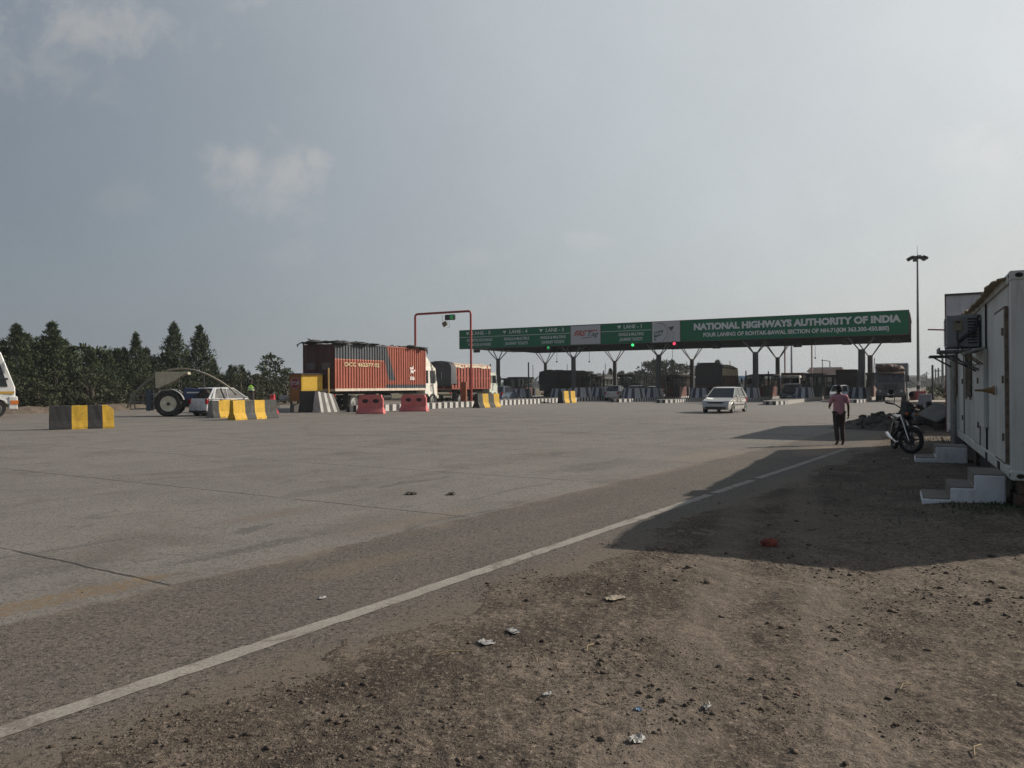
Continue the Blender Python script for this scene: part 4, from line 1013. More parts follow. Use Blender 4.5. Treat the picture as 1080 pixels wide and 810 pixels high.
person('man in a yellow green safety vest standing beside the white hatchback',Vector((gpz.x,gpz.y+.6,.42)),R(6),skin_b,hair_k,cloth('black_shirt',(.015,.015,.018)),dktr,shoe,
       {1:((.25,.02,1.10),(.24,.16,.93)),-1:((-.25,.02,1.10),(-.18,.2,.98))},legs_st,1.10,vest=(mat('vest_lime',(.40,.80,.05),.7,var=.08),mat('vest_band',(.6,.65,.5),.4)),sleeve=.45)
g=MB(); g.prism([(-1.2,-.5),(1.4,-.5),(1.6,.4),(1.2,.9),(-1.0,.9)],'z',0,.42); o=g.build('kerb_plinth',conc,None,loc=(gpz.x,gpz.y+.6,0),rot=-AX,bevel=.03); tag(o,'low raw concrete plinth under the man in the safety vest','plinth')
# ------------------------------------------------------------------ toll plaza
UF=90.0; ZB,ZT=6.83,9.32
VL,VR=vpx(485,UF),vpx(959.3,UF)
grn=mat('sign_green',(.004,.165,.082),.8,spec=.15,var=.10,scale=.4,dirt=.12,dirtc=(.03,.09,.06)); wtx=mat('sign_lettering_white',(.72,.74,.72),.6,var=.06); gryp=mat('sign_panel_grey',(.56,.56,.57),.6,var=.05)
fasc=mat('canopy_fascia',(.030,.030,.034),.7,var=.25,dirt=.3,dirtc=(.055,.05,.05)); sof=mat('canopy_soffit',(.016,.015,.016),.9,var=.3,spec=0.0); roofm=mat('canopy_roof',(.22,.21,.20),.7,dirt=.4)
trs=mat('truss_grey',(.34,.33,.32),.6,dirt=.4,dirtc=(.12,.1,.09)); colm=mat('column_paint',(.075,.074,.075),.65,dirt=.4,dirtc=(.13,.11,.09)); strut_m=mat('strut_paint',(.16,.155,.15),.6,dirt=.3)
g0=rp(UF,0); gan=thing('toll_gantry','long green toll plaza sign board and dark canopy carried on branching columns','gantry',g0,-AX)
DP=15.0
def bv(px): return vpx(px,UF)
g=MB(); g.box(VL,VR,0,.22,ZB,ZT); board=g.build('sign_board',grn,gan)
g=MB()   # thin aluminium frame lines
for z in (ZB-.03,ZT-.02): g.box(VL-.03,VR+.03,-.03,.25,z,z+.06)
for v in (VL,bv(602),bv(634),bv(688),bv(718),VR): g.box(v-.035,v+.035,-.028,.0,ZB+.03,ZT-.02)
g.build('board_frame',mat('frame_red_brown',(.10,.045,.04),.6),board)
for a,b_ in ((486,602),(634,688)):
    g=MB(); z=ZB+.62*(ZT-ZB); g.box(bv(a),bv(b_),-.012,.0,z-.03,z+.03); g.build('divider_line',wtx,board)
hh=ZT-ZB
def board_text(s,pxc,zf,size,pw,bold=.02,m=wtx,shear=0,name='lettering'):
    w=bv(pxc+pw/2)-bv(pxc-pw/2); return text(s,size,name,m,board,face_front(bv(pxc),-.016,ZB+zf*hh),bold,width=w,shear=shear)
board_text('NATIONAL HIGHWAYS AUTHORITY OF INDIA',834.5,.655,1.0,217,.055)
board_text('FOUR LANING OF ROHTAK-BAWAL SECTION OF NH-71(KM 363.300-450.800)',835,.275,.62,195,.022)
for px,n,a,b_ in ((506,'5','EXEMPTED EXCHANGE','VEHICLES & PASSES'),(545,'4','SINGLE & MULTIPLE','JOURNEY TICKETS'),(583.5,'3','SINGLE & MULTIPLE','JOURNEY TICKETS'),(666,'1','SINGLE & MULTIPLE','JOURNEY TICKETS')):
    board_text('LANE - '+n,px+2,.81,.62,19,.012)
    board_text(a,px,.44,.50,26.5,.010); board_text(b_,px,.20,.50,24,.010)
    g=MB(); v=bv(px-12.5); z=ZB+.81*hh; g.prism([(v-.28,z+.18),(v+.28,z+.18),(v,z-.22)],'y',-.02,-.004); g.build('lane_arrow',wtx,board)
# payment logo panel
g=MB(); g.box(bv(602.4),bv(633.6),-.03,-.005,ZB+.08,ZT-.08); p1=g.build('logo_panel',gryp,board)
fr=mat('logo_red',(.48,.05,.03),.5); fk=mat('logo_black',(.03,.035,.045),.5); fg=mat('logo_green',(.02,.12,.07),.5)
def ptext(s,pxc,zf,size,pw,m,bold=.04,shear=.35): 
    w=bv(pxc+pw/2)-bv(pxc-pw/2); return text(s,size,'logo_lettering',m,p1,face_front(bv(pxc),-.038,ZB+zf*hh),bold,width=w,shear=shear)
ptext('FAS',611.2,.56,.85,12.5,fr,.03); ptext('Tag',624.6,.53,.85,11.5,fk,.006)
g=MB(); z=ZB+.56*hh
g.prism([(bv(617),z+.42),(bv(631),z+.42),(bv(630.6),z+.30),(bv(617),z+.30)],'y',-.04,-.031); g.prism([(bv(608),z+.42),(bv(615.5),z+.42),(bv(615.2),z+.32),(bv(607.8),z+.32)],'y',-.04,-.031); g.build('logo_bar',fr,p1)
g=MB(); g.prism([(bv(613),z-.58),(bv(625),z-.50),(bv(625),z-.43),(bv(613),z-.50)],'y',-.04,-.031); g.build('logo_bar',fk,p1)
# highway authority logo panel: two curving road lines, tilted green lettering and a small wing
g=MB(); g.box(bv(688.4),bv(717.6),-.03,-.005,ZB+.02,ZT-.02); p2=g.build('logo_panel',gryp,board)
lk=mat('logo_line',(.13,.14,.16),.6)
def curve_line(P,w):
    g=MB(); pts=[]
    n=len(P)
    for i in range(n-1):
        p_a=P[max(i-1,0)];p_b=P[i];p_c=P[i+1];p_d=P[min(i+2,n-1)]
        for k in range(5):
            u=k/5; pts.append(tuple(.5*((2*p_b[q])+(-p_a[q]+p_c[q])*u+(2*p_a[q]-5*p_b[q]+4*p_c[q]-p_d[q])*u*u+(-p_a[q]+3*p_b[q]-3*p_c[q]+p_d[q])*u**3) for q in (0,1)))
    pts.append(P[-1]); g.path([(bv(a),-.034,ZB+b*hh) for a,b in pts],w,4); g.build('logo_line',lk,p2)
curve_line([(693,.93),(699,.86),(703,.68),(704.5,.45),(702.5,.22),(699.5,.06)],.03)
curve_line([(697,.95),(702,.84),(706.5,.62),(707.5,.40),(705.5,.18),(703.5,.06)],.02)
curve_line([(707.5,.62),(710.5,.48),(711.2,.30),(709,.10)],.02)
curve_line([(690,.80),(694,.78),(699,.66)],.015)
g=MB(); g.prism([(bv(690.2),ZB+.22*hh),(bv(699.2),ZB+.36*hh),(bv(700),ZB+.60*hh),(bv(690.6),ZB+.50*hh)],'y',-.040,-.031); g.prism([(bv(690.4),ZB+.10*hh),(bv(692.5),ZB+.12*hh),(bv(692.3),ZB+.19*hh),(bv(690.4),ZB+.17*hh)],'y',-.04,-.031); g.build('logo_block',fg,p2)
text('NHAI',.52,'logo_lettering',gryp,p2,face_front(bv(695.1),-.046,ZB+.415*hh)@Matrix.Rotation(R(9),4,'Z'),.02,width=bv(699)-bv(691.2))
g=MB(); g.prism([(bv(705.5),ZB+.70*hh),(bv(711.5),ZB+.76*hh),(bv(710.2),ZB+.62*hh),(bv(708.2),ZB+.52*hh),(bv(707.5),ZB+.60*hh)],'y',-.04,-.031); g.build('logo_wing',fk,p2)
# canopy body : clad part and open truss part
VC=vpx(557.5,UF+DP*.82)
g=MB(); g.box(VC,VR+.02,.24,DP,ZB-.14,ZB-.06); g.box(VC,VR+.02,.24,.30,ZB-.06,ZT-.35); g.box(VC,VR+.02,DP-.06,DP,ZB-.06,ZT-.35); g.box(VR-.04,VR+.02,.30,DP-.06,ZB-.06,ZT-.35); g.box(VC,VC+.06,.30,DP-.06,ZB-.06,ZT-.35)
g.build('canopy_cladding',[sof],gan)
g=MB(); g.box(VL,VR+.10,.26,DP+.05,ZT-.34,ZT-.22); g.build('canopy_roof',roofm,gan)
g=MB(); n=10; m_=int((VC-VL)/1.5)
for i in range(m_+1):
    v=VL+.1+(VC-VL-.1)*i/m_
    g.tube((v,.3,ZB+.12),(v,DP,ZB+.12),.05,n=5); g.tube((v,.3,ZT-.45),(v,DP,ZT-.45),.05,n=5)
    for j in range(n):
        y=.3+(DP-.3)*j/n; y1=.3+(DP-.3)*(j+1)/n; g.tube((v,y,ZB+.12 if j%2 else ZT-.45),(v,y1,ZT-.45 if j%2 else ZB+.12),.035,n=4)
for j in range(n+1):
    y=.3+(DP-.3)*j/n; g.tube((VL+.1,y,ZB+.12),(VC,y,ZB+.12),.05,n=5)
    for i in range(m_):
        v=VL+.1+(VC-VL-.1)*i/m_; v1=VL+.1+(VC-VL-.1)*(i+1)/m_; g.tube((v,y,ZB+.12 if i%2 else ZT-.45),(v1,y,ZT-.45 if i%2 else ZB+.12),.035,n=4)
tr=g.build('roof_truss',trs,gan); tr['kind']='stuff'; del tr['kind']
# columns with branching struts
colp=[(909,1.2,.30),(797,1.2,.27),(695,1.2,.27),(605,1.2,.25),(525.5,1.2,.23),(918,14.3,.26),(820.4,14.3,.24),(730,14.3,.24),(648.6,14.3,.24),(575.5,14.3,.22)]
COLV=[]
for k,(px,dy,r) in enumerate(colp):
    v=vpx(px,UF+dy); COLV.append((v,UF+dy)); ct=5.45 if dy<5 else 5.25
    g=MB(); g.tube((0,0,0),(0,0,ct),r*1.25,r*1.15,14); g.box(-r*1.9,r*1.9,-r*1.9,r*1.9,0,.06)
    c=g.build('column',colm,gan,loc=(v,dy,0),smooth=40)
    for sx,sy in ((1,1),(1,-1),(-1,1),(-1,-1)):
        g=MB(); yy=sy*.8
        if dy>10 and sy>0: yy=.5
        g.tube((sx*.1,sy*.1,ct-.25),(sx*1.25,yy,ZB-.12 if v>VC else ZB+.1),.07,.06,6); g.build('strut',strut_m,c,smooth=50)
# lane signals hung under and on the canopy front
sigb=mat('signal_box',(.018,.018,.02),.6); off_l=mat('signal_lens_off',(.03,.02,.02),.2)
gl=emit('signal_green',(.05,.9,.22),1.6); rl=emit('signal_red',(1.0,.05,.10),1.9)
for px,py,m,w in ((579,366.5,emit('signal_green_dim',(.03,.5,.14),.7),'dim green'),(668,363.8,gl,'bright green'),(711.8,362.3,rl,'bright red')):
    v=bv(px); z=zh(px,py,rp(UF,v).y-.2)
    t=thing('lane_signal','%s lane signal lamp on the canopy edge below the %s'%(w,{'dim green':'lane 3 sign','bright green':'lane 1 sign','bright red':'highway authority logo'}[w]),'signal',rp(UF-.08,v,z),-AX,'lit lane signals')
    g=MB(); g.box(-.27,.27,-.05,.16,-.27,.27); g.build('housing',sigb,t); g=MB(); g.lathe([(.16,-.10),(.16,-.05)],(0,0,0),'y',14); g.build('lens',m,t)
for i,(px,py,du,desc) in enumerate(((712.5,371,4,'beside the column under the logo'),(756,370.0,5,'above the silver hatchback'),(841.5,367,7,'over the lane of the dark car'),(893.5,365.5,5,'left of the tall right column'),(946,363.5,4,'at its far right end'),(503,369.0,2,'at its far left end'))):
    v=vpx(px,UF+du); Y=rp(UF+du,v).y; zt_=ZB-.14; 
    t=thing('hanging_signal','unlit twin signal box under the canopy '+desc,'signal',rp(UF+du,v,zt_ if v>VC else ZB+.1),-AX,'unlit hanging signals'); 
    g=MB(); g.tube((-.2,0,0),(-.2,0,-.15),.03); g.tube((.2,0,0),(.2,0,-.15),.03); g.build('bracket',pole_dk,t); g=MB(); g.box(-.48,.48,-.12,.12,-.55,-.14); g.build('housing',sigb,t,bevel=.03)
    for s in (-1,1): g=MB(); g.lathe([(.17,-.15),(.17,-.12)],(s*.24,0,-.345),'y',12); g.build('lens',off_l,t)
for i,(px,du,L) in enumerate(((587.5,6,1.6),(621.8,6,1.7),(709.5,8,2.2),(860,7,1.8))):
    v=vpx(px,UF+du); g=MB(); g.tube((0,0,0),(0,0,-L),.025,n=5); g.box(-.09,.09,-.09,.09,-L-.16,-L); o=g.build('hanging_rod',strut_m,None,loc=rp(UF+du,v,ZB-.14),rot=-AX)
    tag(o,'thin rod hanging from the canopy '+('right of the lane 3 sign','under the red and black logo panel','in front of the far tree clump','left of the tall right hand column')[i],'rod','hanging rods')

# ---- islands
ISL=[(-5.8,77,.30),(-11.3,67.5,.32),(-16.9,69.5,.32),(-22.4,73,.32),(-28.0,75.5,.34),(-34.3,41.5,.45),(-39.6,72,.34),(-45.2,76,.34),(-50.6,80,.34)]
wkerb=mat('kerb_white',(.52,.51,.48),.85,var=.15,dirt=.35,dirtc=(.25,.22,.18)); bkerb=mat('kerb_black',(.035,.034,.033),.85,dirt=.35,dirtc=(.14,.125,.105)); kc=mat('kerb_bare',(.33,.31,.28),.9,var=.2,dirt=.4)
pave=mat('island_paving',(.22,.20,.18),.9,var=.2,dirt=.5)
ISN=['at the far right beside the oncoming lorry','right of the silver hatchback','under the silver hatchback nose','left of the silver hatchback','beside the two waiting cars','long one in front of the container truck','behind the red slatted lorry','behind the blue grey car','at the far left of the plaza']
for k,(v,u0,h) in enumerate(ISL):
    w=.95; u1=118; t=thing('toll_island','raised kerbed toll island, '+ISN[k],'traffic island',rp(u0,v),-AX,'toll islands')
    L=u1-u0; g=MB(); step=.42; striped=k>=2
    def outl(y): return w*min(1,.45+y/3.2)
    n=int(L/step)
    for i in range(n):
        y0,y1=i*step,(i+1)*step; mi=(i%2) if (striped or i<6) and y0<62 else 2
        for s in (1,-1):
            a,b_=s*outl(y0),s*outl(y1); g.add([(a,y0,0),(b_,y1,0),(b_,y1,h),(a,y0,h),(a-s*.16,y0,h),(b_-s*.16,y1,h)],[(0,1,2,3),(3,2,5,4)],mi)
    o0=outl(0)
    for i in range(3):
        a=-o0+2*o0*i/3; b_=-o0+2*o0*(i+1)/3; g.add([(a,0,0),(b_,0,0),(b_,0,h),(a,0,h),(b_,.16,h),(a,.16,h)],[(0,1,2,3),(3,2,4,5)],(i+1)%2)
    g.build('kerb',[wkerb,bkerb,kc],t)
    g=MB(); g.prism([(-o0+.1,.1),(o0-.1,.1),(w-.14,2),(w-.14,L),(-w+.14,L),(-w+.14,2)],'z',h-.1,h-.012); g.build('paving',pave,t)
# ---- booths
def pane_glass():
    m=bpy.data.materials.new('booth_pane'); m.use_nodes=True; nt=NT(m.node_tree); b=m.node_tree.nodes['Principled BSDF']; b.inputs['Base Color'].default_value=(.05,.06,.06,1); b.inputs['Roughness'].default_value=.08
    tr=nt.new('ShaderNodeBsdfTransparent'); tr.inputs[0].default_value=(.75,.80,.80,1); mx=nt.new('ShaderNodeMixShader'); fr=nt.new('ShaderNodeFresnel'); fr.inputs[0].default_value=1.5
    nt.l.new(nt.math('ADD',fr.outputs[0],.10),mx.inputs[0]); nt.l.new(tr.outputs[0],mx.inputs[1]); nt.l.new(b.outputs[0],mx.inputs[2]); nt.l.new(mx.outputs[0],m.node_tree.nodes['Material Output'].inputs['Surface']); return m
bred=mat('booth_red',(.12,.03,.02),.6,dirt=.3); bblue=mat('booth_dark',(.05,.055,.065),.6,dirt=.3); bfr=mat('booth_frame',(.06,.055,.05),.6); bgl=pane_glass(); broof=mat('booth_top',(.05,.05,.05),.7)
def booth_parts(t,wm):
    g=MB(); g.box(-.78,.78,-1.5,1.5,0,1.05); g.build('base',wm,t)
    g=MB(); g.box(-.74,.74,-1.46,1.46,1.05,2.15); g.build('glass',bgl,t)
    g=MB()
    for x in (-.76,.76):
        for y in (-1.48,-.5,.5,1.48): g.box(x-.05,x+.05,y-.05,y+.05,1.05,2.15)
    for y in (-1.49,1.49): g.box(-.05,.05,y-.04,y+.04,1.05,2.15)
    for x in (-.77,.77): g.box(x-.03,x+.03,-1.5,1.5,1.5,1.56)
    g.build('window_frame',bfr,t)
    g=MB(); g.box(-1.0,1.0,-1.85,1.85,2.15,2.35); g.build('roof',broof,t,bevel=.04)
    g=MB(); g.box(.1,.7,-1.53,-1.49,.05,1.1); g.build('door',bfr,t)
BN=['beside the oncoming lorry on the right','behind the silver hatchback on the right','between the pair of right hand columns','behind the tan covered lorry','behind the two waiting cars','beside the long striped kerb','behind the red slatted lorry','behind the blue grey car','at the far left lane']
for k,(v,u0,h) in enumerate(ISL):
    t=thing('toll_booth','glazed toll booth with dark flat roof '+BN[k],'toll booth',rp(97.5+.4*(k%3),v,h-.012),-AX,'toll booths'); booth_parts(t,bred if k%2==0 else bblue); t.scale=(1.12,1.12,1.15)
# ---- blue and white crash cushions ahead of the booths
cbl=mat('cushion_blue',(.016,.020,.042),.6,dirt=.3,dirtc=(.09,.09,.1)); cwh=mat('cushion_white',(.36,.37,.40),.7,dirt=.4,dirtc=(.2,.19,.18))
for k,(v,u0,h) in enumerate(ISL):
    for rep in range(2 if k in (4,5) else 1):
        g=MB(); m=6; ang=np.linspace(R(200),R(340),m+1)
        for i in range(m):
            q=[]
            for a in (ang[i],ang[i+1]): 
                cx_,sy_=math.cos(a),math.sin(a); q.append(((cx_*.98,sy_*1.3,0),(cx_*.80,sy_*.95+.1,1.08)))
            g.add([q[0][0],q[1][0],q[1][1],q[0][1]],[(0,1,2,3)],i%2)
        for s in (1,-1):
            for i in range(3):
                y0=-.4+i*.8; g.add([(s*.94,y0,0),(s*.94,y0+.8,0),(s*.76,y0+.8,1.08),(s*.76,y0,1.08)],[(0,1,2,3)],(i+1)%2)
        g.prism([(math.cos(a)*.80,math.sin(a)*.95+.1) for a in ang]+[(.76,2.0),(-.76,2.0)],'z',1.0,1.085,1)
        g.add([(-.94,2,0),(.94,2,0),(.76,2,1.08),(-.76,2,1.08)],[(0,1,2,3)],0)
        u=(87.0 if rep==0 else 80.5); o=g.build('crash_cushion',[cbl,cwh],None,loc=rp(u,v,h-.012),rot=-AX)
        tag(o,('nearer ' if rep else '')+'blue white crash cushion on toll island '+ISN[k],'crash cushion','crash cushions')
# ---- raised boom barriers
for k,(v,u0,h) in enumerate(ISL):
    t=thing('boom_barrier','raised dark boom arm on island '+ISN[k],'boom barrier',rp(101.5,v+.5,h-.012),-AX,'boom barriers'); q=random.Random(k)
    g=MB(); g.box(-.2,.2,-.25,.25,0,1.1); g.build('housing',bblue,t,bevel=.03); g=MB(); a=R(q.uniform(-2,4)); g.tube((0,-.3,.9),(math.sin(a)*3.6,-.3,.9+3.6),.055,.04,6); g.build('boom_arm',pole_dk,t)
for k,(px,U,py) in enumerate(((517.3,79,384),(557.5,84,382),(702.5,86,387),(810.5,101,391.5),(636.5,98,391),(682.2,100,392),(786.8,99,391))):
    v=vpx(px,U); P=rp(U,v); g=MB(); g.tube((0,0,0),(0,0,zh(px,py,P.y)),.10,.08,8); g.box(-.2,.2,-.2,.2,0,.35)
    o=g.build('sensor_post',pole_dk,None,loc=P); tag(o,'slim dark post '+('in front of the red slatted lorry','right of the far left column','left of the authority logo column','above the right hand booth','between two middle columns','near the far tree clump','left of the second column from the right')[k],'post','slim lane posts')

# ---- red height gauge frame over the left lane, with its signal
def gauge(label,vl,vr,u,zt_,m,r=.085):
    t=thing('height_gauge',label,'height gauge',rp(u,(vl+vr)/2),-AX); w=(vr-vl)/2
    g=MB(); pts=[(-w,0,0),(-w,0,zt_-.25)]+[(-w+.25-.25*math.cos(a),0,zt_-.25+.25*math.sin(a)) for a in (R(30),R(60),R(90))]+[(w-.25+.25*math.sin(a),0,zt_-.25+.25*math.cos(a)) for a in (0,R(30),R(60),R(90))]+[(w,0,0)]
    g.path(pts,r,8); g.build('frame',m,t,smooth=50); return t
ug=upx(497,-34.5); vl=vpx(438.3,ug); zg=zh(497,328,rp(ug,-34.5).y)
gauge('red pipe height gauge frame standing over the lane beside the container truck',vl,-34.5,ug,zg,pole_red,.10)
vs_=vpx(475,ug-.1); t=thing('lane_signal','black twin signal with green lens hanging from the red height gauge','signal',rp(ug-.1,vs_,zg-.1),-AX)
g=MB(); g.box(-.5,.55,-.12,.10,-.60,-.12); g.build('housing',sigb,t,bevel=.08)
g=MB(); g.lathe([(.19,-.15),(.19,-.12)],(.25,0,-.36),'y',14); g.build('lens',emit('gauge_green',(.02,.20,.06),.55),t)
g=MB(); g.lathe([(.19,-.15),(.19,-.12)],(-.22,0,-.36),'y',14); g.build('lens',off_l,t)
P=rp(ug-.1,vpx(467.5,ug-.1),zg-.75); g=MB(); g.M=Matrix.Rotation(R(-28),4,'Y'); g.cb((.05,0,-.32),(.46,.08,.40)); g.M=None; g.tube((-.02,0,0),(0,0,-.22),.02); g.tube((-.02,0,0),(-.1,.0,.55),.02)
o=g.build('hanging_board',mat('board_tan',(.16,.13,.08),.7),None,loc=P,rot=-AX); tag(o,'tilted brown board dangling below the red height gauge signal','board')
P=rp(ug-.1,vpx(472.8,ug-.1),zg-.75); g=MB(); g.path([(.18*math.cos(a),0,-.38+.24*math.sin(a)) for a in np.linspace(0,6.28,17)[:-1]],.022,5,closed=True); g.tube((0,0,-.14),(-.1,0,.5),.012); o=g.build('wire_loop',mat('wire_white',(.5,.5,.5),.5),None,loc=P,rot=-AX); tag(o,'small white wire loop hanging beside the tilted brown board','wire')
ug2=116; gauge('pale red pipe height gauge frame beyond the canopy on the right',vpx(828,ug2),vpx(856.5,ug2),ug2,zh(856,357.3,rp(ug2,vpx(856.5,ug2)).y),mat('gauge_pale',(.42,.30,.28),.6),.11)
# red panel with wire on the long island, posts and clutter
P=rp(58.5,-34.2,.438); g=MB(); g.box(-.28,.28,-.1,.1,0,1.65); o=g.build('sign_post_panel',mat('panel_orange',(.26,.075,.03),.6,dirt=.3),None,loc=rp(upx(489,-34.2),-34.2,.438),rot=-AX,bevel=.02); tag(o,'upright orange panel on the kerb before the red slatted lorry','panel')
P=gp(549,421.8); g=MB(); g.cb((0,0,.16),(1.0,.5,.28)); g.cb((.5,.2,.14),(.5,.4,.25)); g.cb((-.4,.1,.4),(.4,.4,.2)); 
u_,v_=uv(gp(562,421.5)); o=g.build('rubble_blocks',kc,None,loc=rp(80,-34.2,.438),rot=-AX); tag(o,'pale broken kerb blocks lying on the long toll island','blocks')

# ------------------------------------------------------------------ vehicles in the lanes
tarp_d=mat('tarp_black',(.014,.014,.015),.8,var=.4,bump=.7,bscale=6); tarp_g=mat('tarp_grey',(.060,.066,.074),.75,var=.35,bump=.8,bscale=5); tarp_t=mat('tarp_tan',(.36,.30,.18),.8,var=.2,bump=.8,bscale=4); canv=mat('canvas_cream',(.50,.43,.32),.85,var=.2,bump=.6,bscale=6)
slat_r=mat('slat_red',(.30,.055,.03),.6,var=.25,dirt=.4,dirtc=(.22,.12,.08)); slat_d=mat('slat_cream',(.42,.34,.26),.6,dirt=.4); dk=mat('lorry_dark',(.025,.022,.021),.75,var=.3); brn=mat('lorry_brown',(.09,.045,.028),.7,var=.3,dirt=.4)
cabg=mat('cab_grey',(.085,.088,.095),.5,var=.25,dirt=.5,dirtc=(.12,.09,.07)); cabgr=mat('cab_green_white',(.55,.58,.50),.5,dirt=.4)
def lane(px,py_or_u,u=None): return None
# red slatted lorry
vv=-37.9; u0=upx(463.5,vv-1.4)
def at_uv(px,u): return rp(u,vpx(px,u))
LR=cargo_truck('red slatted lorry with grey tarpaulin over its tail and white cab behind the striped kerb',rp(59.5,-39.0),-AX,cabgr,mat('slat_gap',(.05,.026,.02),.8),6.9,2.75,1.45,2.25,tarp=canv,bulge=.15,slat=slat_r,slatw=.15,tail=tarp_g,drop=.30,fairing=None)
o=None
g=MB(); q=random.Random(2); tarp_top(g,-1.5,1.5,-.35,.45,3.85,.18,1.9,5,ny=6,nx=8); g.build('hanging_tarpaulin',tarp_g,LR,smooth=60,fix=False)
cargo_truck('long lorry under a black tarpaulin in the lane behind the lane 3 sign',at_uv(578,93)+Vector((0,0,0)),-AX-R(9),dk,dk,8.5,2.7,1.1,2.5,tarp=tarp_d,bulge=.25,drop=1.6)
cargo_truck('lorry with a bulging tan tarpaulin load and dark tail in the middle lane',at_uv(748,88),-AX,dk,brn,8.0,2.9,1.4,2.35,tarp=tarp_t,bulge=.40,tail=dk,drop=1.0,scale=1.0)  # dark tail panel: the shade on the rear is put into its colour
cargo_truck('dark box lorry seen from behind left of the tall right column',at_uv(893,101),-AX,dk,dk,7.0,2.3,1.2,2.2,tarp=None,tail=dk)
cargo_truck('dusty grey lorry with a brown roof load coming through the right hand lane',at_uv(942.5,92),-AX+math.pi,cabg,mat('lorry_box_grey',(.20,.215,.235),.6,dirt=.3),6.5,2.75,1.3,2.45,tarp=None,rack=brn,visor=brn,scale=1.0)
cargo_truck('white fronted lorry with dark windscreen waiting behind the dark car',at_uv(843,112),-AX+math.pi,truck_w,brn,6.5,2.6,1.25,2.0,tarp=None,visor=None)
g=MB()
car('silver hatchback driving toward the camera in front of the toll islands',gp(769.5,435.2)+Vector((-.1,.7,0)),-R(210.5),car_s,4.25,1.78,1.56,wr=.30,trim=True)
car('silver hatchback with red tail light waiting under the lane 1 sign',at_uv(651,86)-Vector((0,0,0)),-AX-R(0),car_s,3.9,1.80,1.72,group='cars waiting in the lanes',simple=True)
car('blue grey car waiting just right of the silver one under the authority logo',at_uv(673.5,90),-AX-R(0),car_b,3.9,1.85,1.72,group='cars waiting in the lanes',simple=True)
car('dark blue car half hidden behind the small red barrier on the left',at_uv(532,79),-AX-R(2),car_b,4.0,1.9,1.75,group='cars waiting in the lanes',simple=True)
car('dark grey car facing out of the booth lane with its lights off',at_uv(835.5,88),-AX+math.pi,car_d,4.0,1.85,1.8,group='cars waiting in the lanes',simple=True)
car('white car coming out of the lane behind the man in the pink shirt',at_uv(886,87),-AX+math.pi,car_w,3.9,1.8,1.62,group='cars waiting in the lanes',simple=True)

cargo_truck('dark lorry waiting far beyond the booths behind the waiting cars',at_uv(622,114),-AX,dk,dk,7.5,2.6,1.2,2.2,tarp=tarp_d,bulge=.2,drop=.8)
cargo_truck('brown sided lorry waiting far beyond the authority logo column',at_uv(706,112),-AX,dk,brn,7.5,2.6,1.25,2.1,tarp=None)
cargo_truck('dark lorry with tarpaulin far beyond the second booth from the right',at_uv(806,124),-AX+math.pi,cabg,brn,7.5,2.6,1.25,1.8,tarp=tarp_g,bulge=.2,drop=.5)
car('small dark car queued beyond the middle booths',at_uv(690,104),-AX,car_d,3.9,1.75,1.6,group='cars waiting in the lanes',simple=True)
for k,(px,U,lab) in enumerate(((546,104,'behind the dark blue car at the left'),(632,108,'behind the silver waiting car'),(724,107,'beside the tan covered lorry'),(870,108,'left of the dark box lorry'))):
    v=vpx(px,U); t=thing('toll_booth','second row glazed toll booth '+lab,'toll booth',rp(U,v),-AX,'toll booths'); booth_parts(t,bblue); t.scale=(1.5,1.5,1.25)
# ------------------------------------------------------------------ white container cabin at the right. local: +Y along the wall away from the camera, +X into the cabin; origin = near left corner on the ground
CA_=math.atan2(.4415,.8973); CW2=2.44; CLn=13.2; FB=.457; CT=3.05
def wall_mat():
    m,nt,b=newmat('cabin_white'); tc=nt.new('ShaderNodeTexCoord'); o=tc.outputs['Object']
    n1=nt.noise(o,1.2,5,.6); n2=nt.noise(nt.vmul(o,(3,3,.22)),2.2,6,.7,.3); n3=nt.noise(o,14,5,.7); s=nt.new('ShaderNodeSeparateXYZ'); nt.l.new(o,s.inputs[0])
    c=nt.mix(nt.lin(n1,.3,.7),(.50,.515,.485),(.60,.615,.585))
    c=nt.mix(nt.math('MULTIPLY',nt.sstep(n2,.50,.70),.65),c,(.32,.27,.20))
    c=nt.mix(nt.math('MULTIPLY',nt.sstep(n3,.63,.72),.5),c,(.22,.12,.06))
    c=nt.mix(nt.math('MULTIPLY',nt.sstep(nt.math('ADD',s.outputs[2],nt.math('MULTIPLY',n3,.3)),.35,.1),.4),c,(.28,.22,.16))
    nt.l.new(c,b.inputs['Base Color']); b.inputs['Roughness'].default_value=.6; nt.l.new(nt.bump(nt.noise(o,7,3),.15,.02),b.inputs['Normal']); return m
cw=wall_mat(); rust=mat('rust',(.20,.155,.115),.85,var=.4,scale=12); dkg=mat('dark_gap',(.02,.018,.016),.9)
cab=thing('container_cabin','white painted shipping container cabin raised on blocks at the right edge','cabin',(CP0[0],CP0[1],0),-CA_)
g=MB(); hC=CT-FB
g.box(.03,CW2-.03,.03,CLn-.03,FB+.14,CT-.06)
cabody=g.build('wall',cw,cab)
g=MB()
for x in (0,CW2-.16):
    for y in (0,CLn-.16): g.box(x,x+.16,y,y+.16,FB,CT)
for x in (-.012,CW2-.07): g.box(x,x+.08,.16,CLn-.16,FB+.0,FB+.15); g.box(x,x+.08,.16,CLn-.16,CT-.13,CT-.01)
for y in (-.012,CLn-.07): g.box(.16,CW2-.16,y,y+.08,FB,FB+.15); g.box(.16,CW2-.16,y,y+.08,CT-.13,CT-.01)
g.build('frame',cw,cab,bevel=.012)
for xa in (-.015,CW2-.165):
    for z in (FB,CT-.12):
        g=MB(); g.box(xa,xa+.18,-.015,.165,z-.002,z+.12); c_=g.build('corner_casting',cw,cab,bevel=.02)
        if xa<0 and z==FB: cst=c_
g=MB()
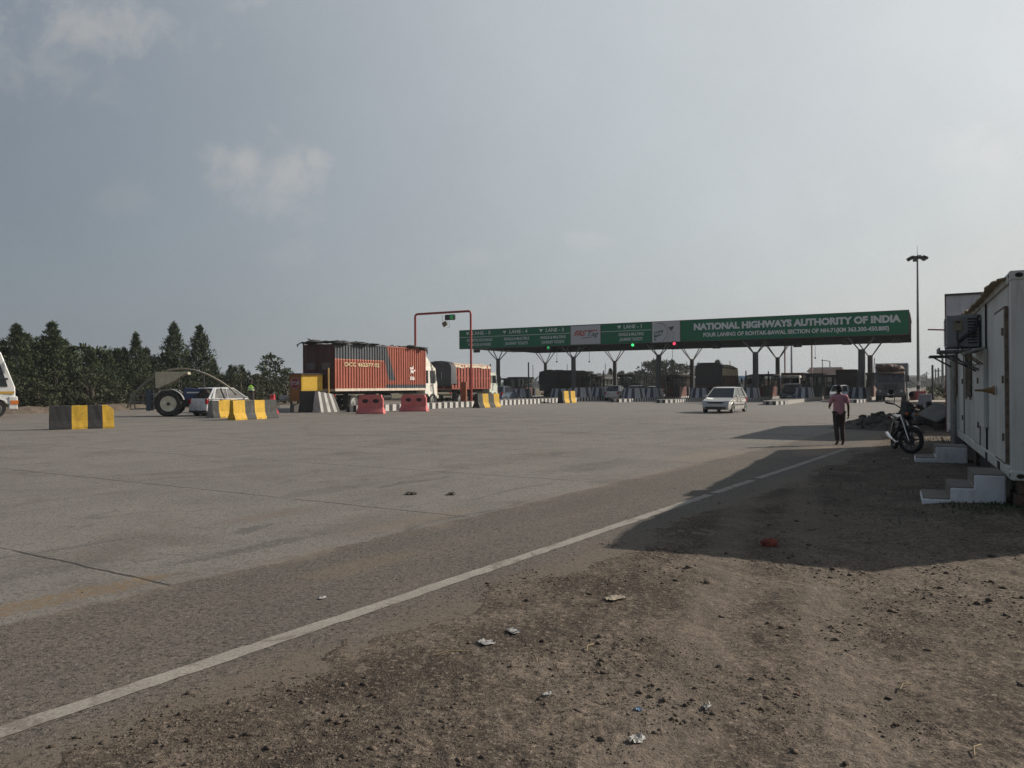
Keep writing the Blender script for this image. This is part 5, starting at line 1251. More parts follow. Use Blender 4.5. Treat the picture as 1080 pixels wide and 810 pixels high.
for z in (FB+.055,CT-.06): 
    g.ball((.085,-.017,z),(.045,.006,.03),10,6); g.ball((-.017,.085,z),(.006,.035,.03),10,6)
g.build('casting_hole',dkg,cst)
# corrugation + flat door panels on the wall facing the road
g=MB(); 
def corr(y0,y1):
    n=max(1,int((y1-y0)/.28)); p=(y1-y0)/n; pts=[]
    for i in range(n): y=y0+i*p; pts+=[(.0,y),(.0,y+p*.30),(.028,y+p*.46),(.028,y+p*.84)]
    pts.append((0,y1)); vs=[]
    for x,y in pts: vs+=[(x,y,FB+.15),(x,y,CT-.13)]
    g.add(vs,[(2*i,2*i+2,2*i+3,2*i+1) for i in range(len(pts)-1)])
corr(3.1,3.9); corr(5.0,7.2); corr(8.3,CLn-.2)
g.build('wall_panel',cw,cab,fix=False)
def door(y0,y1,z1,lab=None):
    g=MB(); g.box(-.02,.03,y0,y1,FB+.17,z1); d=g.build('door',cw,cab,bevel=.01)
    g=MB()
    for a,b_,c,e in ((y0-.035,y0-.008,FB+.16,z1+.02),(y1+.008,y1+.03,FB+.16,z1+.02),(y0,y1,z1+.008,z1+.03)): g.box(-.014,.03,a,b_,c,e)
    g.build('door_frame',rust,d)
    g=MB()
    for z in (FB+.5,FB+1.25,z1-.3): g.tube((-.035,y0+.02,z-.05),(-.035,y0+.02,z+.05),.013,n=8)
    g.build('hinge',rust,d)
    return d
d1=door(.55,1.65,CT-.42); d2=door(3.95,4.9,CT-.42); d3=door(7.3,8.2,CT-.45)
g=MB(); g.prism([(0,.0),(.04,.05),(.20,.012),(.20,-.012),(.04,-.03)],'y',1.42,1.47); g.lathe([(.075,-.02),(.05,-.05),(.018,-.16),(.014,-.26)],(0,1.45,1.56),'x',10); g.v=[(p[0]-.02,p[1],p[2]) for p in g.v]
g.v=[(p[0],p[1],p[2]+1.52 if abs(p[2])<.3 else p[2]) for p in g.v]; g.build('horn_handle',mat('rust_brass',(.22,.13,.05),.6,.2,var=.3),d1,smooth=40)
# forklift pockets and sill conduits
g=MB()
for y in (1.15,2.75): g.box(-.022,-.010,y,y+.24,FB-.01,FB+.125)
g.build('fork_pocket',dkg,cab)
g=MB(); g.box(-.020,.03,.62,1.6,FB+.152,FB+.172); g.build('door_sill',rust,cab)
# service flap with bracket lamp and tray
g=MB(); g.box(-.035,.03,3.0,3.75,FB+.5,FB+1.75); g.build('side_panel',cw,cab,bevel=.01)
# windows with bars at the far part
for y in (5.6,9.2):
    g=MB(); g.box(-.018,.03,y,y+.85,FB+.95,FB+1.85); w=g.build('window',glass_d,cab)
    g=MB()
    for k in range(5): g.tube((-.03,y+.1+k*.16,FB+.95),(-.03,y+.1+k*.16,FB+1.85),.012,n=5)
    g.box(-.04,-.01,y-.04,y,FB+.9,FB+1.9); g.box(-.04,-.01,y+.85,y+.89,FB+.9,FB+1.9); g.box(-.04,-.01,y,y+.85,FB+1.85,FB+1.9); g.build('window_bars',rust,w)
# blocks under the container
blkm=mat('support_brick',(.10,.065,.048),.95,var=.4,scale=8,dirt=.5,dirtc=(.05,.045,.04),bump=.8,bscale=12)
for y in (.06,2.6,5.6,8.6,CLn-.75):
    for x in (.06,CW2-.7):
        q=random.Random(int(y*10)); g=MB()
        for k in range(3): g.box(x+q.uniform(-.03,.03),x+.62+q.uniform(-.03,.03),y+q.uniform(-.03,.03),y+.62,-.05+k*.165,.105+k*.165-(.0 if k<2 else -.02))
        g.build('support_block',blkm,cab,bevel=.01)
g=MB(); g.box(.12,.22,.7,CLn-.7,-.05,FB-.005); g.build('skirt_board',dkg,cab)
# tan roof sheeting that overhangs the wall and is bent upward near the front
rs=mat('roof_sheet_tan',(.36,.28,.175),.8,var=.25,scale=4,dirt=.5,dirtc=(.10,.075,.05))
g=MB(); ny,nx=60,10; vs=[];fs=[]; q=random.Random(5)
for j in range(ny+1):
    y=.35+(10.4-.35)*j/ny
    for i in range(nx+1):
        f=i/nx; x=-.13+f*(CW2+.27); z=CT+.04+.012*math.sin(y*9)+.012*math.sin(y*1.3)
        lift=.02*math.exp(-((y-1.3)/1.0)**2)
        if i<3: z+= -(.11-.035*i*1.2)+lift*(1-i/4)+q.uniform(-.012,.012)
        else: z+=lift*.35
        if i==0: x+=.015*math.sin(y*3.1)+q.uniform(-.012,.012)
        vs.append((x,y,z))
w=nx+1
for j in range(ny):
    for i in range(nx): fs.append((j*w+i,j*w+i+1,(j+1)*w+i+1,(j+1)*w+i))
g.add(vs,fs); o=g.build('roof_sheet',rs,cab,fix=False); so=o.modifiers.new('Solid','SOLIDIFY'); so.thickness=.018
g=MB()
for y in np.arange(.8,10.2,1.5): g.box(.02,CW2,y,y+.07,CT-.005,CT+.018)
g.build('roof_batten',mat('batten',(.13,.09,.055),.9,var=.3),cab)
# ---- window air conditioner on its bracket
ac=thing('air_conditioner','grey box air conditioner on a bracket high on the white cabin wall','air conditioner',Matrix.Rotation(-CA_,4,'Z')@Vector((0,3.75,0))+Vector((*CP0,0)),-CA_)
acm=mat('ac_grey',(.27,.28,.285),.55,dirt=.4,dirtc=(.16,.13,.1)); 
g=MB(); g.box(-.50,-.02,0,.68,2.27,2.82); g.build('casing',acm,ac,bevel=.02)
g=MB()
for k in range(9): g.box(-.19,-.05,-.012,-.002,2.33+k*.05,2.355+k*.05)
for k in range(11): g.box(-.512,-.502,.06,.62,2.32+k*.042,2.338+k*.042)
g.build('grille',black_pl,ac)
g=MB(); g.box(-.40,-.27,-.05,-.003,2.55,2.73); bx=g.build('junction_box',mat('junction_tan',(.25,.22,.16),.6,dirt=.3),ac,bevel=.008)
g=MB(); g.box(-.37,-.30,-.054,-.049,2.68,2.705); g.build('box_slot',dkg,bx)
g=MB(); g.path([(-.34,-.03,2.55),(-.35,-.06,2.42),(-.33,-.05,2.3),(-.36,-.06,2.1),(-.20,.0,1.95)],.012,5); g.path([(-.33,-.05,2.36),(-.22,-.08,2.46),(-.10,-.06,2.55),(-.04,-.03,2.70)],.03,6); g.path([(-.12,-.03,2.42),(-.08,-.05,2.6),(-.05,-.05,2.75),(-.02,-.02,2.8)],.02,6); g.path([(-.3,-.04,2.3),(-.2,-.1,2.02),(-.1,-.08,1.96),(-.03,-.02,2.0)],.01,5); g.build('cables',black_pl,ac,smooth=60)
g=MB(); g.box(-.62,-.0,-.10,.75,2.19,2.225); g.box(-.62,-.60,-.10,.75,2.225,2.27); g.prism([(-.60,2.19),(-.56,2.19),(-.02,1.90),(-.02,1.86)],'y',-.06,-.02); g.prism([(-.60,2.19),(-.56,2.19),(-.02,1.90),(-.02,1.86)],'y',.66,.70); g.build('bracket',mat('bracket_grey',(.13,.14,.14),.6,dirt=.5,dirtc=(.15,.08,.05)),ac)
lp=thing('wall_tray','small white metal tray flap fixed beside the air conditioner','tray',Matrix.Rotation(-CA_,4,'Z')@Vector((0,2.95,0))+Vector((*CP0,0)),-CA_)
g=MB(); g.prism([(-.30,2.17),(-.02,2.24),(-.02,2.22),(-.28,2.13)],'y',0,.6); g.build('tray_plate',acm,lp); g=MB(); g.tube((-.25,.1,2.14),(-.02,.1,1.95),.012); g.tube((-.25,.5,2.14),(-.02,.5,1.95),.012); g.build('tray_strut',rust,lp)
P=Matrix.Rotation(-CA_,4,'Z')@Vector((0,9.4,0))+Vector((*CP0,0)); sh=thing('wall_shelf','dark shelf bracket sticking out near the far end of the white cabin','shelf',P,-CA_)
g=MB(); g.box(-.55,0,0,.8,2.28,2.33); g.prism([(-.5,2.28),(-.44,2.28),(-.01,2.02),(-.01,1.97)],'y',.1,.14); g.build('shelf_plate',pole_dk,sh)
P=Matrix.Rotation(-CA_,4,'Z')@Vector((0,9.0,0))+Vector((*CP0,0)); g=MB()
for x,y in ((-.07,.2),(-.07,.75)): g.tube((x,y,0),(x,y,2.2),.05,n=8)
o=g.build('drain_pipe',mat('pipe_grey',(.34,.33,.30),.6,dirt=.6),None,loc=P,rot=-CA_); tag(o,'pair of dirty vertical pipes against the far part of the white cabin wall','pipes')
# ---- steps
wpaint=mat('step_white',(.74,.74,.74),.85,var=.12,dirt=.25,dirtc=(.30,.26,.22),bump=.6,bscale=9); tread=mat('step_tread',(.205,.18,.155),.9,var=.2,dirt=.5,dirtc=(.13,.105,.08),bump=.5)
def steps(label,y0,dep,lens,hs,base=-.12):
    P=Matrix.Rotation(-CA_,4,'Z')@Vector((0,y0,0))+Vector((*CP0,0)); t=thing('entrance_steps',label,'steps',P,-CA_); q=random.Random(int(y0*7))
    x=-sum(lens)-.03; n=len(lens)
    g=MB(); pr=[]; xx=x
    pr=[(x,base)]
    for l,h in zip(lens,hs): pr+=[(xx,h-.02),(xx+l,h-.02)]; xx+=l
    pr+=[(-.03,base)]
    g.prism(pr,'y',0,dep); g.build('masonry',wpaint,t,bevel=.018)
    for (l,h) in zip(lens,hs):
        g=MB(); m=8; vs=[]
        for i in range(m+1):
            a=x+.012+(l-.012)*i/m; vs+=[(a,.012+q.uniform(0,.03),h-.003),(a,dep-.01,h-.003)]
        vs=[(p[0],p[1],p[2]) for p in vs]; lo=[(p[0],p[1],h-.03) for p in vs]; N=len(vs); fs=[(2*i,2*i+2,2*i+3,2*i+1) for i in range(m)]+[(2*i,2*i+N,2*i+2+N,2*i+2) for i in range(m)]
        fs+=[(0,1,N+1,N)]
        g.add(vs+lo,fs)
        if x>-sum(lens)+.05: g.box(x-.006,x+.01,.03,dep-.01,h-.17,h-.004)
        g.build('tread',tread,t); x+=l
    return t
steps('white painted three step concrete entrance steps in front of the cabin corner',.35,.95,[.33,.27,.35],[.15,.31,.49])
steps('lower white two step block further along beside the motorcycle',6.15,.85,[.36,.55],[.20,.43])
# ---- taller grey hall behind the cabin
P=at(998,26.9); hd=R(30.2)
hall=thing('grey_cabin','taller grey sheet walled cabin standing behind the white container','cabin',P,-hd)
gm=mat('hall_grey',(.56,.56,.60),.65,var=.12,scale=1.5,dirt=.3,dirtc=(.19,.18,.18)); hz=4.75
g=MB(); g.box(0,3.2,0,8.2,0,hz-.05); g.build('wall',gm,hall)
g=MB()
for k in range(9): g.box(.02+k*.39,.05+k*.39,-.02,0,0,hz-.06)
g.box(0,3.2,-.03,0,3.9,3.95); g.box(1.0,1.9,-.035,-.002,3.55,3.62); g.build('wall_ribs',gm,hall)
g=MB(); g.box(-.03,3.25,-.05,8.25,hz-.05,hz+.02); g.build('roof',mat('hall_roof',(.07,.065,.065),.7),hall)
g=MB(); g.box(-.03,.0,-.03,.03,0,hz-.05); g.build('corner_trim',mat('trim_maroon',(.14,.04,.04),.6),hall)
g=MB(); g.tube((0,-.02,zh(998,348,26.9)),(-.55,-.05,zh(998,347,26.9)),.025); o=g.build('pipe_stub',pole_red,hall)

# ------------------------------------------------------------------ motorcycle
def motorcycle():
    P=gp(958.5,481.4); P.z=gz(P.x,P.y); fw=Vector((P.x,P.y,0))
    hB=R(192); lean=R(-7)
    # front contact point at local y=+.66
    fdir=Vector((math.sin(hB),math.cos(hB),0)); org=fw-fdir*.66
    t=thing('motorcycle','black commuter motorcycle with silver tank parked on the dirt with its wheel turned','motorcycle',(org.x,org.y,P.z-.005),-hB)
    t.rotation_euler=(0,-lean*-1,-hB)
    tankm=mat('tank_silver',(.42,.45,.50),.25,.5,coat=.6,var=.1); bk=mat('bike_black',(.014,.015,.018),.35,coat=.3); alum=mat('bike_alloy',(.17,.165,.16),.4,.7,dirt=.4); 
    def bwheel(name,parent,loc,rz=0):
        g=MB(); r=.30; g.path([(0,(r-.045)*math.cos(a),(r-.045)*math.sin(a)) for a in np.linspace(0,2*math.pi,29)[:-1]],.047,8,closed=True); w=g.build(name,black_rub,parent,loc=loc,rot=(0,0,rz),smooth=60)
        g=MB(); g.path([(0,.215*math.cos(a),.215*math.sin(a)) for a in np.linspace(0,2*math.pi,29)[:-1]],.020,6,closed=True)
        for k in range(5):
            a=2*math.pi*k/5+.3; d=Vector((0,math.cos(a),math.sin(a))); n_=Vector((0,-math.sin(a),math.cos(a)))
            g.path([d*.04+n_*.03,d*.12+n_*.012,d*.21],[.018,.015,.018],6); g.path([d*.04-n_*.03,d*.12-n_*.012,d*.21],[.012,.011,.014],6)
        g.tube((-.07,0,0),(.07,0,0),.035,n=10); g.build('rim',alum,w,smooth=60)
        g=MB(); g.lathe([(.115,.035),(.115,.040)],(0,0,0),'x',20); g.build('brake_disc',dark_iron,w)
        return w
    # steering assembly turned left
    st=bpy.data.objects.new('steering',None); col.objects.link(st); st.parent=t; st.location=(0,.66,.30); st.rotation_euler=(0,0,R(44))
    bwheel('front_wheel',st,(0,0,0))
    g=MB()
    for s in (1,-1): g.path([(s*.085,0,0),(s*.085,-.20,.42),(s*.085,-.27,.58)],[.018,.020,.020],8)
    g.build('fork',chrome,st,smooth=50)
    g=MB(); pts=[(math.cos(a)*.345,math.sin(a)*.345) for a in np.linspace(R(35),R(150),10)]; pin=[(math.cos(a)*.33,math.sin(a)*.33) for a in np.linspace(R(150),R(35),10)]; g.prism(pts+pin,'x',-.06,.06); g.build('mudguard',bk,st,bevel=.008)
    g=MB(); g.ball((0,-.14,.61),(.17,.14,.17),12,8); g.prism([(-.26,.60),(-.05,.54),(-.12,.80),(-.26,.90)],'x',-.15,.15); g.build('headlight_cowl',bk,st,smooth=50)
    g=MB(); g.ball((0,-.045,.60),(.095,.045,.085),12,8); g.build('headlight',mat('headlight_clear',(.55,.57,.6),.08,.4),st,smooth=60)
    g=MB(); g.path([(-.37,-.46,.80),(-.25,-.36,.79),(-.10,-.30,.72),(.10,-.30,.72),(.25,-.36,.79),(.37,-.46,.80)],.014,6); g.tube((-.40,-.485,.80),(-.27,-.375,.79),.022); g.tube((.40,-.485,.80),(.27,-.375,.79),.022); g.path([(-.36,-.40,.79),(-.22,-.30,.77)],.008,5); g.path([(.36,-.40,.79),(.22,-.30,.77)],.008,5); g.build('handlebar',bk,st,smooth=60)
    for s in (1,-1):
        g=MB(); g.path([(s*.25,-.36,.80),(s*.29,-.34,.93),(s*.36,-.36,1.02)],.008,5); g.ball((s*.41,-.37,1.06),(.11,.025,.070),10,6); g.build('mirror',bk,st,smooth=60)
        g=MB(); g.ball((s*.19,-.06,.60),(.05,.035,.03),8,6); g.build('indicator',amb_l,st,smooth=60)
    bwheel('rear_wheel',t,(0,-.62,.30))
    g=MB(); g.ball((0,.16,.80),(.15,.27,.125),14,9); g.build('fuel_tank',tankm,t,smooth=60)
    g=MB(); g.prism([(-.12,.76),(-.28,.71),(-.72,.77),(-.80,.83),(-.70,.855),(-.35,.80),(-.05,.83)],'x',-.12,.12); g.build('seat',bk,t,bevel=.03)
    g=MB(); g.prism([(-.30,.60),(-.75,.70),(-.92,.80),(-.75,.76),(-.25,.70)],'x',-.11,.11); g.prism([(.02,.55),(-.22,.50),(-.28,.68),(.0,.70)],'x',-.14,.14); g.build('side_panel',bk,t,bevel=.02)
    g=MB(); g.ball((0,.08,.38),(.15,.17,.13),10,7); g.tube((0,.10,.42),(0,.22,.66),.085,.08,10); 
    for k in range(6): g.cb((0,.12+k*.016,.48+k*.028),(.22,.17,.008))
    g.build('engine',mat('engine_grey',(.10,.10,.10),.5,.5,dirt=.4),t,smooth=40)
    g=MB(); g.path([(0,.42,.72),(0,.30,.45),(0,.22,.22),(0,-.15,.22),(0,-.25,.45),(0,.10,.70)],.022,6); g.path([(.09,-.2,.45),(.09,-.62,.30)],.022,6); g.path([(-.09,-.2,.45),(-.09,-.62,.30)],.022,6); g.build('frame',bk,t,smooth=50)
    for s in (1,-1):
        g=MB(); g.path([(s*.13,-.58,.33),(s*.14,-.42,.66)],.025,8); g.build('shock_absorber',chrome,t,smooth=50)
    g=MB(); g.path([(.08,.22,.40),(.12,.26,.25),(.14,.05,.20),(.15,-.2,.24)],.022,8); g.path([(.15,-.2,.24),(.16,-.35,.27),(.17,-.78,.36)],[.03,.048,.045],10); g.build('exhaust',chrome,t,smooth=50)
    g=MB(); g.box(-.09,.09,-.97,-.93,.70,.80); g.build('tail_light',red_l,t)
    g=MB(); pts=[(-.62+math.cos(a)*.35,.30+math.sin(a)*.35) for a in np.linspace(R(60),R(165),9)]; pin=[(-.62+math.cos(a)*.335,.30+math.sin(a)*.335) for a in np.linspace(R(165),R(60),9)]; g.prism(pts+pin,'x',-.07,.07); g.build('rear_mudguard',bk,t)
    g=MB(); g.path([(-.10,.0,.28),(-.27,.03,.02)],.012,6); g.build('side_stand',bk,t)
motorcycle()

# ------------------------------------------------------------------ mast, rubble and far right roadside
Yb=82.0; P=at(968.6,Yb); ht=zh(967.5,272,Yb)
mast=thing('light_mast','tall grey high mast light with six floodlights on a red block','light mast',P,0)
g=MB(); g.tube((0,0,.2),(0,0,ht),.17,.08,14); g.build('pole',mat('mast_grey',(.20,.21,.215),.5,.4,dirt=.2),mast,smooth=50)
g=MB(); g.tube((0,0,ht),(0,0,ht+1.3),.03,.015,5); g.build('lightning_rod',pole_dk,mast)
g=MB(); g.path([(.5*math.cos(a),.5*math.sin(a),ht+.1) for a in np.linspace(0,6.28,15)[:-1]],.07,6,closed=True)
for k in range(3): a=k*2.09; g.tube((0,0,ht+.05),(.75*math.cos(a),.75*math.sin(a),ht+.1),.05)
g.build('lamp_ring',pole_dk,mast)
for k in range(6):
    a=k*math.pi/3+.3; g=MB(); c=Vector((.78*math.cos(a),.78*math.sin(a),ht-.02)); g.cb(c,(.5,.4,.3),Matrix.Rotation(a,3,'Z')@Matrix.Rotation(R(28),3,'Y')); g.build('floodlight',sigb,mast,bevel=.03)
bw=mat('band_white',(.5,.5,.48),.6)
for z,m in ((1.75,bw),(1.35,pole_dk),(.98,bw)):
    g=MB(); g.lathe([(.18,z-.2),(.18,z+.2)],(0,0,0),'z',14); g.build('painted_band',m,mast)
g=MB(); g.prism([(-.85,-.85),(.85,-.85),(.85,.85),(-.85,.85)],'z',0,.95,wf=lambda p:Vector((p.x*.72*(1-.16*p.z),p.y*.72*(1-.16*p.z),p.z))); g.build('base_block',mat('mast_base_red',(.30,.035,.04),.6,dirt=.3),mast,bevel=.04)
P=at(983.6,78); g=MB(); g.tube((0,0,0),(0,0,zh(983.6,385,78)),.12,.10,8); g.tube((0,0,0),(0,0,.35),.22,n=10); o=g.build('steel_post',pole_dk,None,loc=P); tag(o,'dark steel post between the high mast and the white cabin','post')
upm=mat('concrete_pole',(.20,.195,.19),.85)
UPL=('nearest, close to the cabin','second from the cabin','third from the cabin','thin far one right of the mast','farthest one left of the mast line')
for k,(px,py,Y) in enumerate(((994.2,373,150),(989.8,388,190),(986.8,389,230),(977.5,392,300),(973.0,397,360))):
    P=at(px,Y); hgt=zh(px,py,Y); t=thing('utility_pole','distant concrete utility pole on the hazy roadside, '+UPL[k],'utility pole',P,0,'roadside utility poles'); g=MB(); g.tube((0,0,0),(0,0,hgt),.28,.2,6); g.build('pole',upm,t); g=MB(); g.box(-.9,.9,-.08,.08,hgt-.8,hgt-.62); g.build('cross_arm',upm,t)
for k,(px,py,Y) in enumerate(((875.4,381,180),(835.0,357,122))):
    P=at(px,Y); hgt=zh(px,py,Y); t=thing('street_lamp',('slim grey lamp post far beyond the dark box lorry','grey lamp post beyond the canopy beside the pale gauge frame')[k],'street lamp',P,0); g=MB(); g.tube((0,0,0),(0,0,hgt),.2,.12,8); g.build('pole',pole_gv,t); g=MB(); g.tube((0,0,hgt),(-1.2,0,hgt+.2),.07); g.box(-1.9,-1.1,-.15,.15,hgt+.13,hgt+.27); g.build('lamp_head',sigb,t)
# rubble heaps between the road edge and the grey cabin
rb=mat('rubble_soil',(.075,.062,.05),.95,var=.45,scale=3,dirt=.5,dirtc=(.15,.125,.10),bump=1,bscale=9); slab=mat('rubble_slab',(.24,.225,.20),.9,var=.2,dirt=.4)
def heap(label,P,rx,ry,h,seed,rz=-AX):
    n=36; vs=[];fs=[]
    for j in range(n+1):
        for i in range(n+1):
            x=-1+2*i/n;y=-1+2*j/n; r=math.hypot(x,y); f=max(0,1-r)**.8
            X,Y=x*rx,y*ry; nz=mnoise.fractal(Vector((X*1.1+seed*3.7,Y*1.1,seed)),1,2,4)
            vs.append((X,Y,h*f*(.75+.55*nz)+.10*f**.3*mnoise.noise(Vector((X*5,Y*5,seed)))-.06))
    w=n+1
    for j in range(n):
        for i in range(n): fs.append((j*w+i,j*w+i+1,(j+1)*w+i+1,(j+1)*w+i))
    g=MB(); g.add(vs,fs); q=random.Random(seed)
    for k in range(46):
        a=q.uniform(0,6.28); r=q.random()**.6*.9; X,Y=r*rx*math.cos(a),r*ry*math.sin(a); s=q.uniform(.05,.22); g.cb((X,Y,h*max(0,1-r)**.8*.9+.02),(s,s*q.uniform(.5,1.4),s*.7),Matrix.Rotation(q.uniform(0,3),3,'Z')@Matrix.Rotation(q.uniform(-.6,.6),3,'X'))
    o=g.build('rubble_heap',rb,None,loc=P,rot=rz); return tag(o,label,'rubble heap','rubble heaps by the cabin')
heap('dark soil and rubble heap behind the motorcycle handlebars',gp(966,450)+Vector((0,.3,0)),3.0,2.4,.80,2)
heap('low spread of dark rubble at the road edge left of the motorcycle',gp(944,452.5),2.6,1.5,.34,4)
heap('dark rubble heap against the far end of the white cabin',gp(990,452)+Vector((.2,1.0,0)),2.0,2.2,1.05,6)
P=gp(978,452)+Vector((0,-.6,.62)); g=MB(); g.cb((0,0,0),(1.0,.8,.09),Matrix.Rotation(R(-24),3,'Y')@Matrix.Rotation(R(22),3,'X')); o=g.build('broken_slab',slab,None,loc=P,rot=R(20),bevel=.02); tag(o,'pale broken slab tilted on the dark rubble heaps','slab')
P=gp(975,426.5); g=MB(); g.prism([(-1.6,-3),(2.0,-3),(2.6,4),(-.6,4.5)],'z',-.05,.28); o=g.build('verge_platform',mat('platform_sand',(.36,.31,.25),.9,dirt=.4),None,loc=P,rot=-AX,bevel=.05); tag(o,'pale sandy concrete platform beside the red mast base','platform')
P=gp(975.5,431.5); g=MB(); g.prism([(-.35,0),(.35,0),(.28,1.0),(-.28,1.0)],'y',-.3,.3); o=g.build('marker_stone',mat('stone_blue_grey',(.20,.215,.25),.8,dirt=.3),None,loc=P,bevel=.04); tag(o,'blue grey stone marker in front of the sandy platform','marker')
# far buildings
def shed(label,P,rz,w,d,h,wm,rm,wins=3,name='shed'):
    t=thing(name,label,'building',P,rz); g=MB(); g.box(-w/2,w/2,-d/2,d/2,-.3,h); wl=g.build('wall',wm,t)
    g=MB(); g.prism([(-w/2-.4,h-.02),(w/2+.4,h-.02),(w/2-.2,h+1.0),(-w/2+.2,h+1.0)],'y',-d/2-.4,d/2+.4,wf=lambda p:Vector((p.x,p.y*(1-.5*max(0,(p.z-h))),p.z))); g.build('roof',rm,t)
    for k in range(wins):
        x=-w/2+w*(k+.5)/wins; g=MB(); g.box(x-.6,x+.6,-d/2-.04,-d/2+.05,1.1,2.3); f=g.build('window',glass_d,t); g=MB(); g.box(x-.75,x+.75,-d/2-.07,-d/2-.01,.98,1.08); g.build('sill',wm,f)
    g=MB(); g.box(-w/2+.5,-w/2+1.5,-d/2-.05,-d/2+.05,0,2.1); g.build('door',mat('far_door',(.12,.08,.06),.7),t)
shed('far low shed with a blue roof between the two right hand columns',at(783,190),-AX,26,10,3.0,mat('far_wall_pale',(.5,.47,.42),.8),mat('far_roof_blue',(.06,.13,.22),.6),5)
shed('far pinkish house beyond the right booth lane',at(872,175),-AX,7,6,4.6,mat('far_wall_pink',(.55,.42,.37),.8),mat('far_roof_brown',(.18,.13,.11),.8),4,'house')
shed('far pale house at the hazy end of the road',at(955,420),-AX,18,10,5.5,mat('far_wall_grey',(.35,.35,.34),.8),mat('far_roof_grey',(.18,.18,.18),.8),4,'house')
# ------------------------------------------------------------------ litter on the verge
lw=mat('litter_white',(.40,.385,.355),.8,var=.2,dirt=.3); lb=mat('litter_blue',(.10,.18,.30),.6); lbr=mat('brick_red',(.22,.055,.04),.9,var=.25,bump=.6); lr=mat('litter_red',(.32,.09,.08),.7); ly=mat('straw',(.26,.20,.115),.9)
def paper(label,px,py,w,m,seed,cat='litter',tall=.3,name='paper_scrap'):
    P=gp(px,py); P.z=gz(P.x,P.y)+.004 if edge(P.x,P.y)>0 else .006; q=random.Random(seed); n=6; vs=[];fs=[]
    for j in range(n+1):
        for i in range(n+1):
            x=(i/n-.5)*w*.8;y=(j/n-.5)*w*.5; vs.append((x*(1+q.uniform(-.2,.2)),y*(1+q.uniform(-.3,.3)),.7*w*tall*abs(mnoise.noise(Vector((i*.7+seed,j*.7,seed))))+q.uniform(0,.05)*w))
    k=n+1
    for j in range(n):
        for i in range(n):
            if (i in (0,n-1) and j in (0,n-1)): continue
            fs.append((j*k+i,j*k+i+1,(j+1)*k+i+1,(j+1)*k+i))
    g=MB(); g.add(vs,fs); o=g.build(name,m,None,loc=P,rot=q.uniform(0,3),fix=False); s=o.modifiers.new('Solid','SOLIDIFY'); s.thickness=.002; return tag(o,label,cat)
paper('largest crumpled white scrap at the bottom centre of the dirt',670,781,.115,lw,1,tall=.45)
paper('upright white paper scrap right of the large crumpled one',743,748,.075,lw,2,tall=.7)
paper('small white and grey scrap left of the blue wrapper',575,735,.065,lw,3,tall=.4)
paper('flat pale strip lying near dark clods by the road edge',511,681,.14,lw,4,tall=.12)
paper('pale torn strip just beyond the flat one by the road edge',540,669,.13,lw,5,tall=.15)
paper('small blue wrapper between two white scraps',671,750,.055,lb,6,tall=.25,name='wrapper')
paper('tiny reddish wrapper on the right hand dirt',838,732,.045,lr,7,tall=.3,name='wrapper')
paper('white flake on the asphalt left of the edge line',339,631,.10,lw,8,tall=.1)
paper('white scrap on the dirt in front of the motorcycle wheel',955,488,.22,lw,9,tall=.4)
paper('pale card lying between the tyre tracks',648,633,.22,mat('card_tan',(.30,.25,.19),.9),10,tall=.08)
for k,(px,py,L,a,lab) in enumerate(((475,692,.22,.3,'long dry twig near the road edge line'),(620,685,.14,1.2,'short straw coloured twig in mid verge'),(1027,795,.14,.9,'bent straw twig at the lower right corner'),(952,728,.12,.7,'thin straw near the right edge of the dirt'))):
    P=gp(px,py); P.z=gz(P.x,P.y)+.01; g=MB(); g.path([(-L/2,0,0),(0,.012,.012),(L/2,-.008,.002)],.0045,5); o=g.build('dry_twig',ly,None,loc=P,rot=a); tag(o,lab,'twig')
for k,(px,py,w_,lab) in enumerate(((432,521.5,.17,'small dark clump of debris lying on the wide road surface'),(476,521.5,.10,'smaller dark scrap on the road right of the larger clump'))):
    P=gp(px,py); q=random.Random(k); g=MB()
    for j in range(7): g.ball((q.uniform(-w_,w_)*.5,q.uniform(-.06,.06),.012),(w_*.22,.05,.022),8,5,jit=.35,seed=j+k)
    o=g.build('road_debris',rb,None,loc=P+Vector((0,0,.004))); tag(o,lab,'debris')
P=gp(809,575); P.z=gz(P.x,P.y); g=MB(); g.ball((0,0,.035),(.075,.055,.05),9,7,jit=.2,seed=4); g.ball((.06,.01,.03),(.05,.045,.04),8,6,jit=.2,seed=5); o=g.build('broken_brick',lbr,None,loc=P); tag(o,'red broken brick lump in the shadow of the cabin','brick')
# weeds by the steps and the cabin foot
def weeds(name,label,spots,seed):
    q=random.Random(seed); g=MB()
    for (px,py,n,rad,hh) in spots:
        c=gp(px,py)
        for k in range(n):
            a=q.uniform(0,6.28); r=rad*math.sqrt(q.random()); x,y=c.x+r*math.cos(a),c.y+r*math.sin(a)*1.5; z=gz(x,y); h=hh*q.uniform(.4,1.2); b_=q.uniform(0,6.28); w=q.uniform(.004,.012); dx,dy=math.cos(b_),math.sin(b_); l=q.uniform(.2,.8)*h
            g.add([(x-dy*w,y+dx*w,z-.01),(x+dy*w,y-dx*w,z-.01),(x+dx*l+dy*w*.6,y+dy*l-dx*w*.6,z+h*.7),(x+dx*l*1.6,y+dy*l*1.6,z+h)],[(0,1,2,3)])
    o=g.build(name,mat('weed_green',(.045,.065,.022),.8,var=.4,scale=8),None,fix=False); return tag(o,label,'weeds',kind='stuff')
weeds('weeds','dark green weeds growing at the foot of the steps',[(1066,540,260,.35,.045),(1040,545,240,.45,.04),(1020,541,120,.3,.03),(1000,545,60,.4,.03),(1078,546,300,.4,.05),(1005,470,90,.7,.12),(950,548,40,.6,.04),(900,520,40,.8,.04)],3)
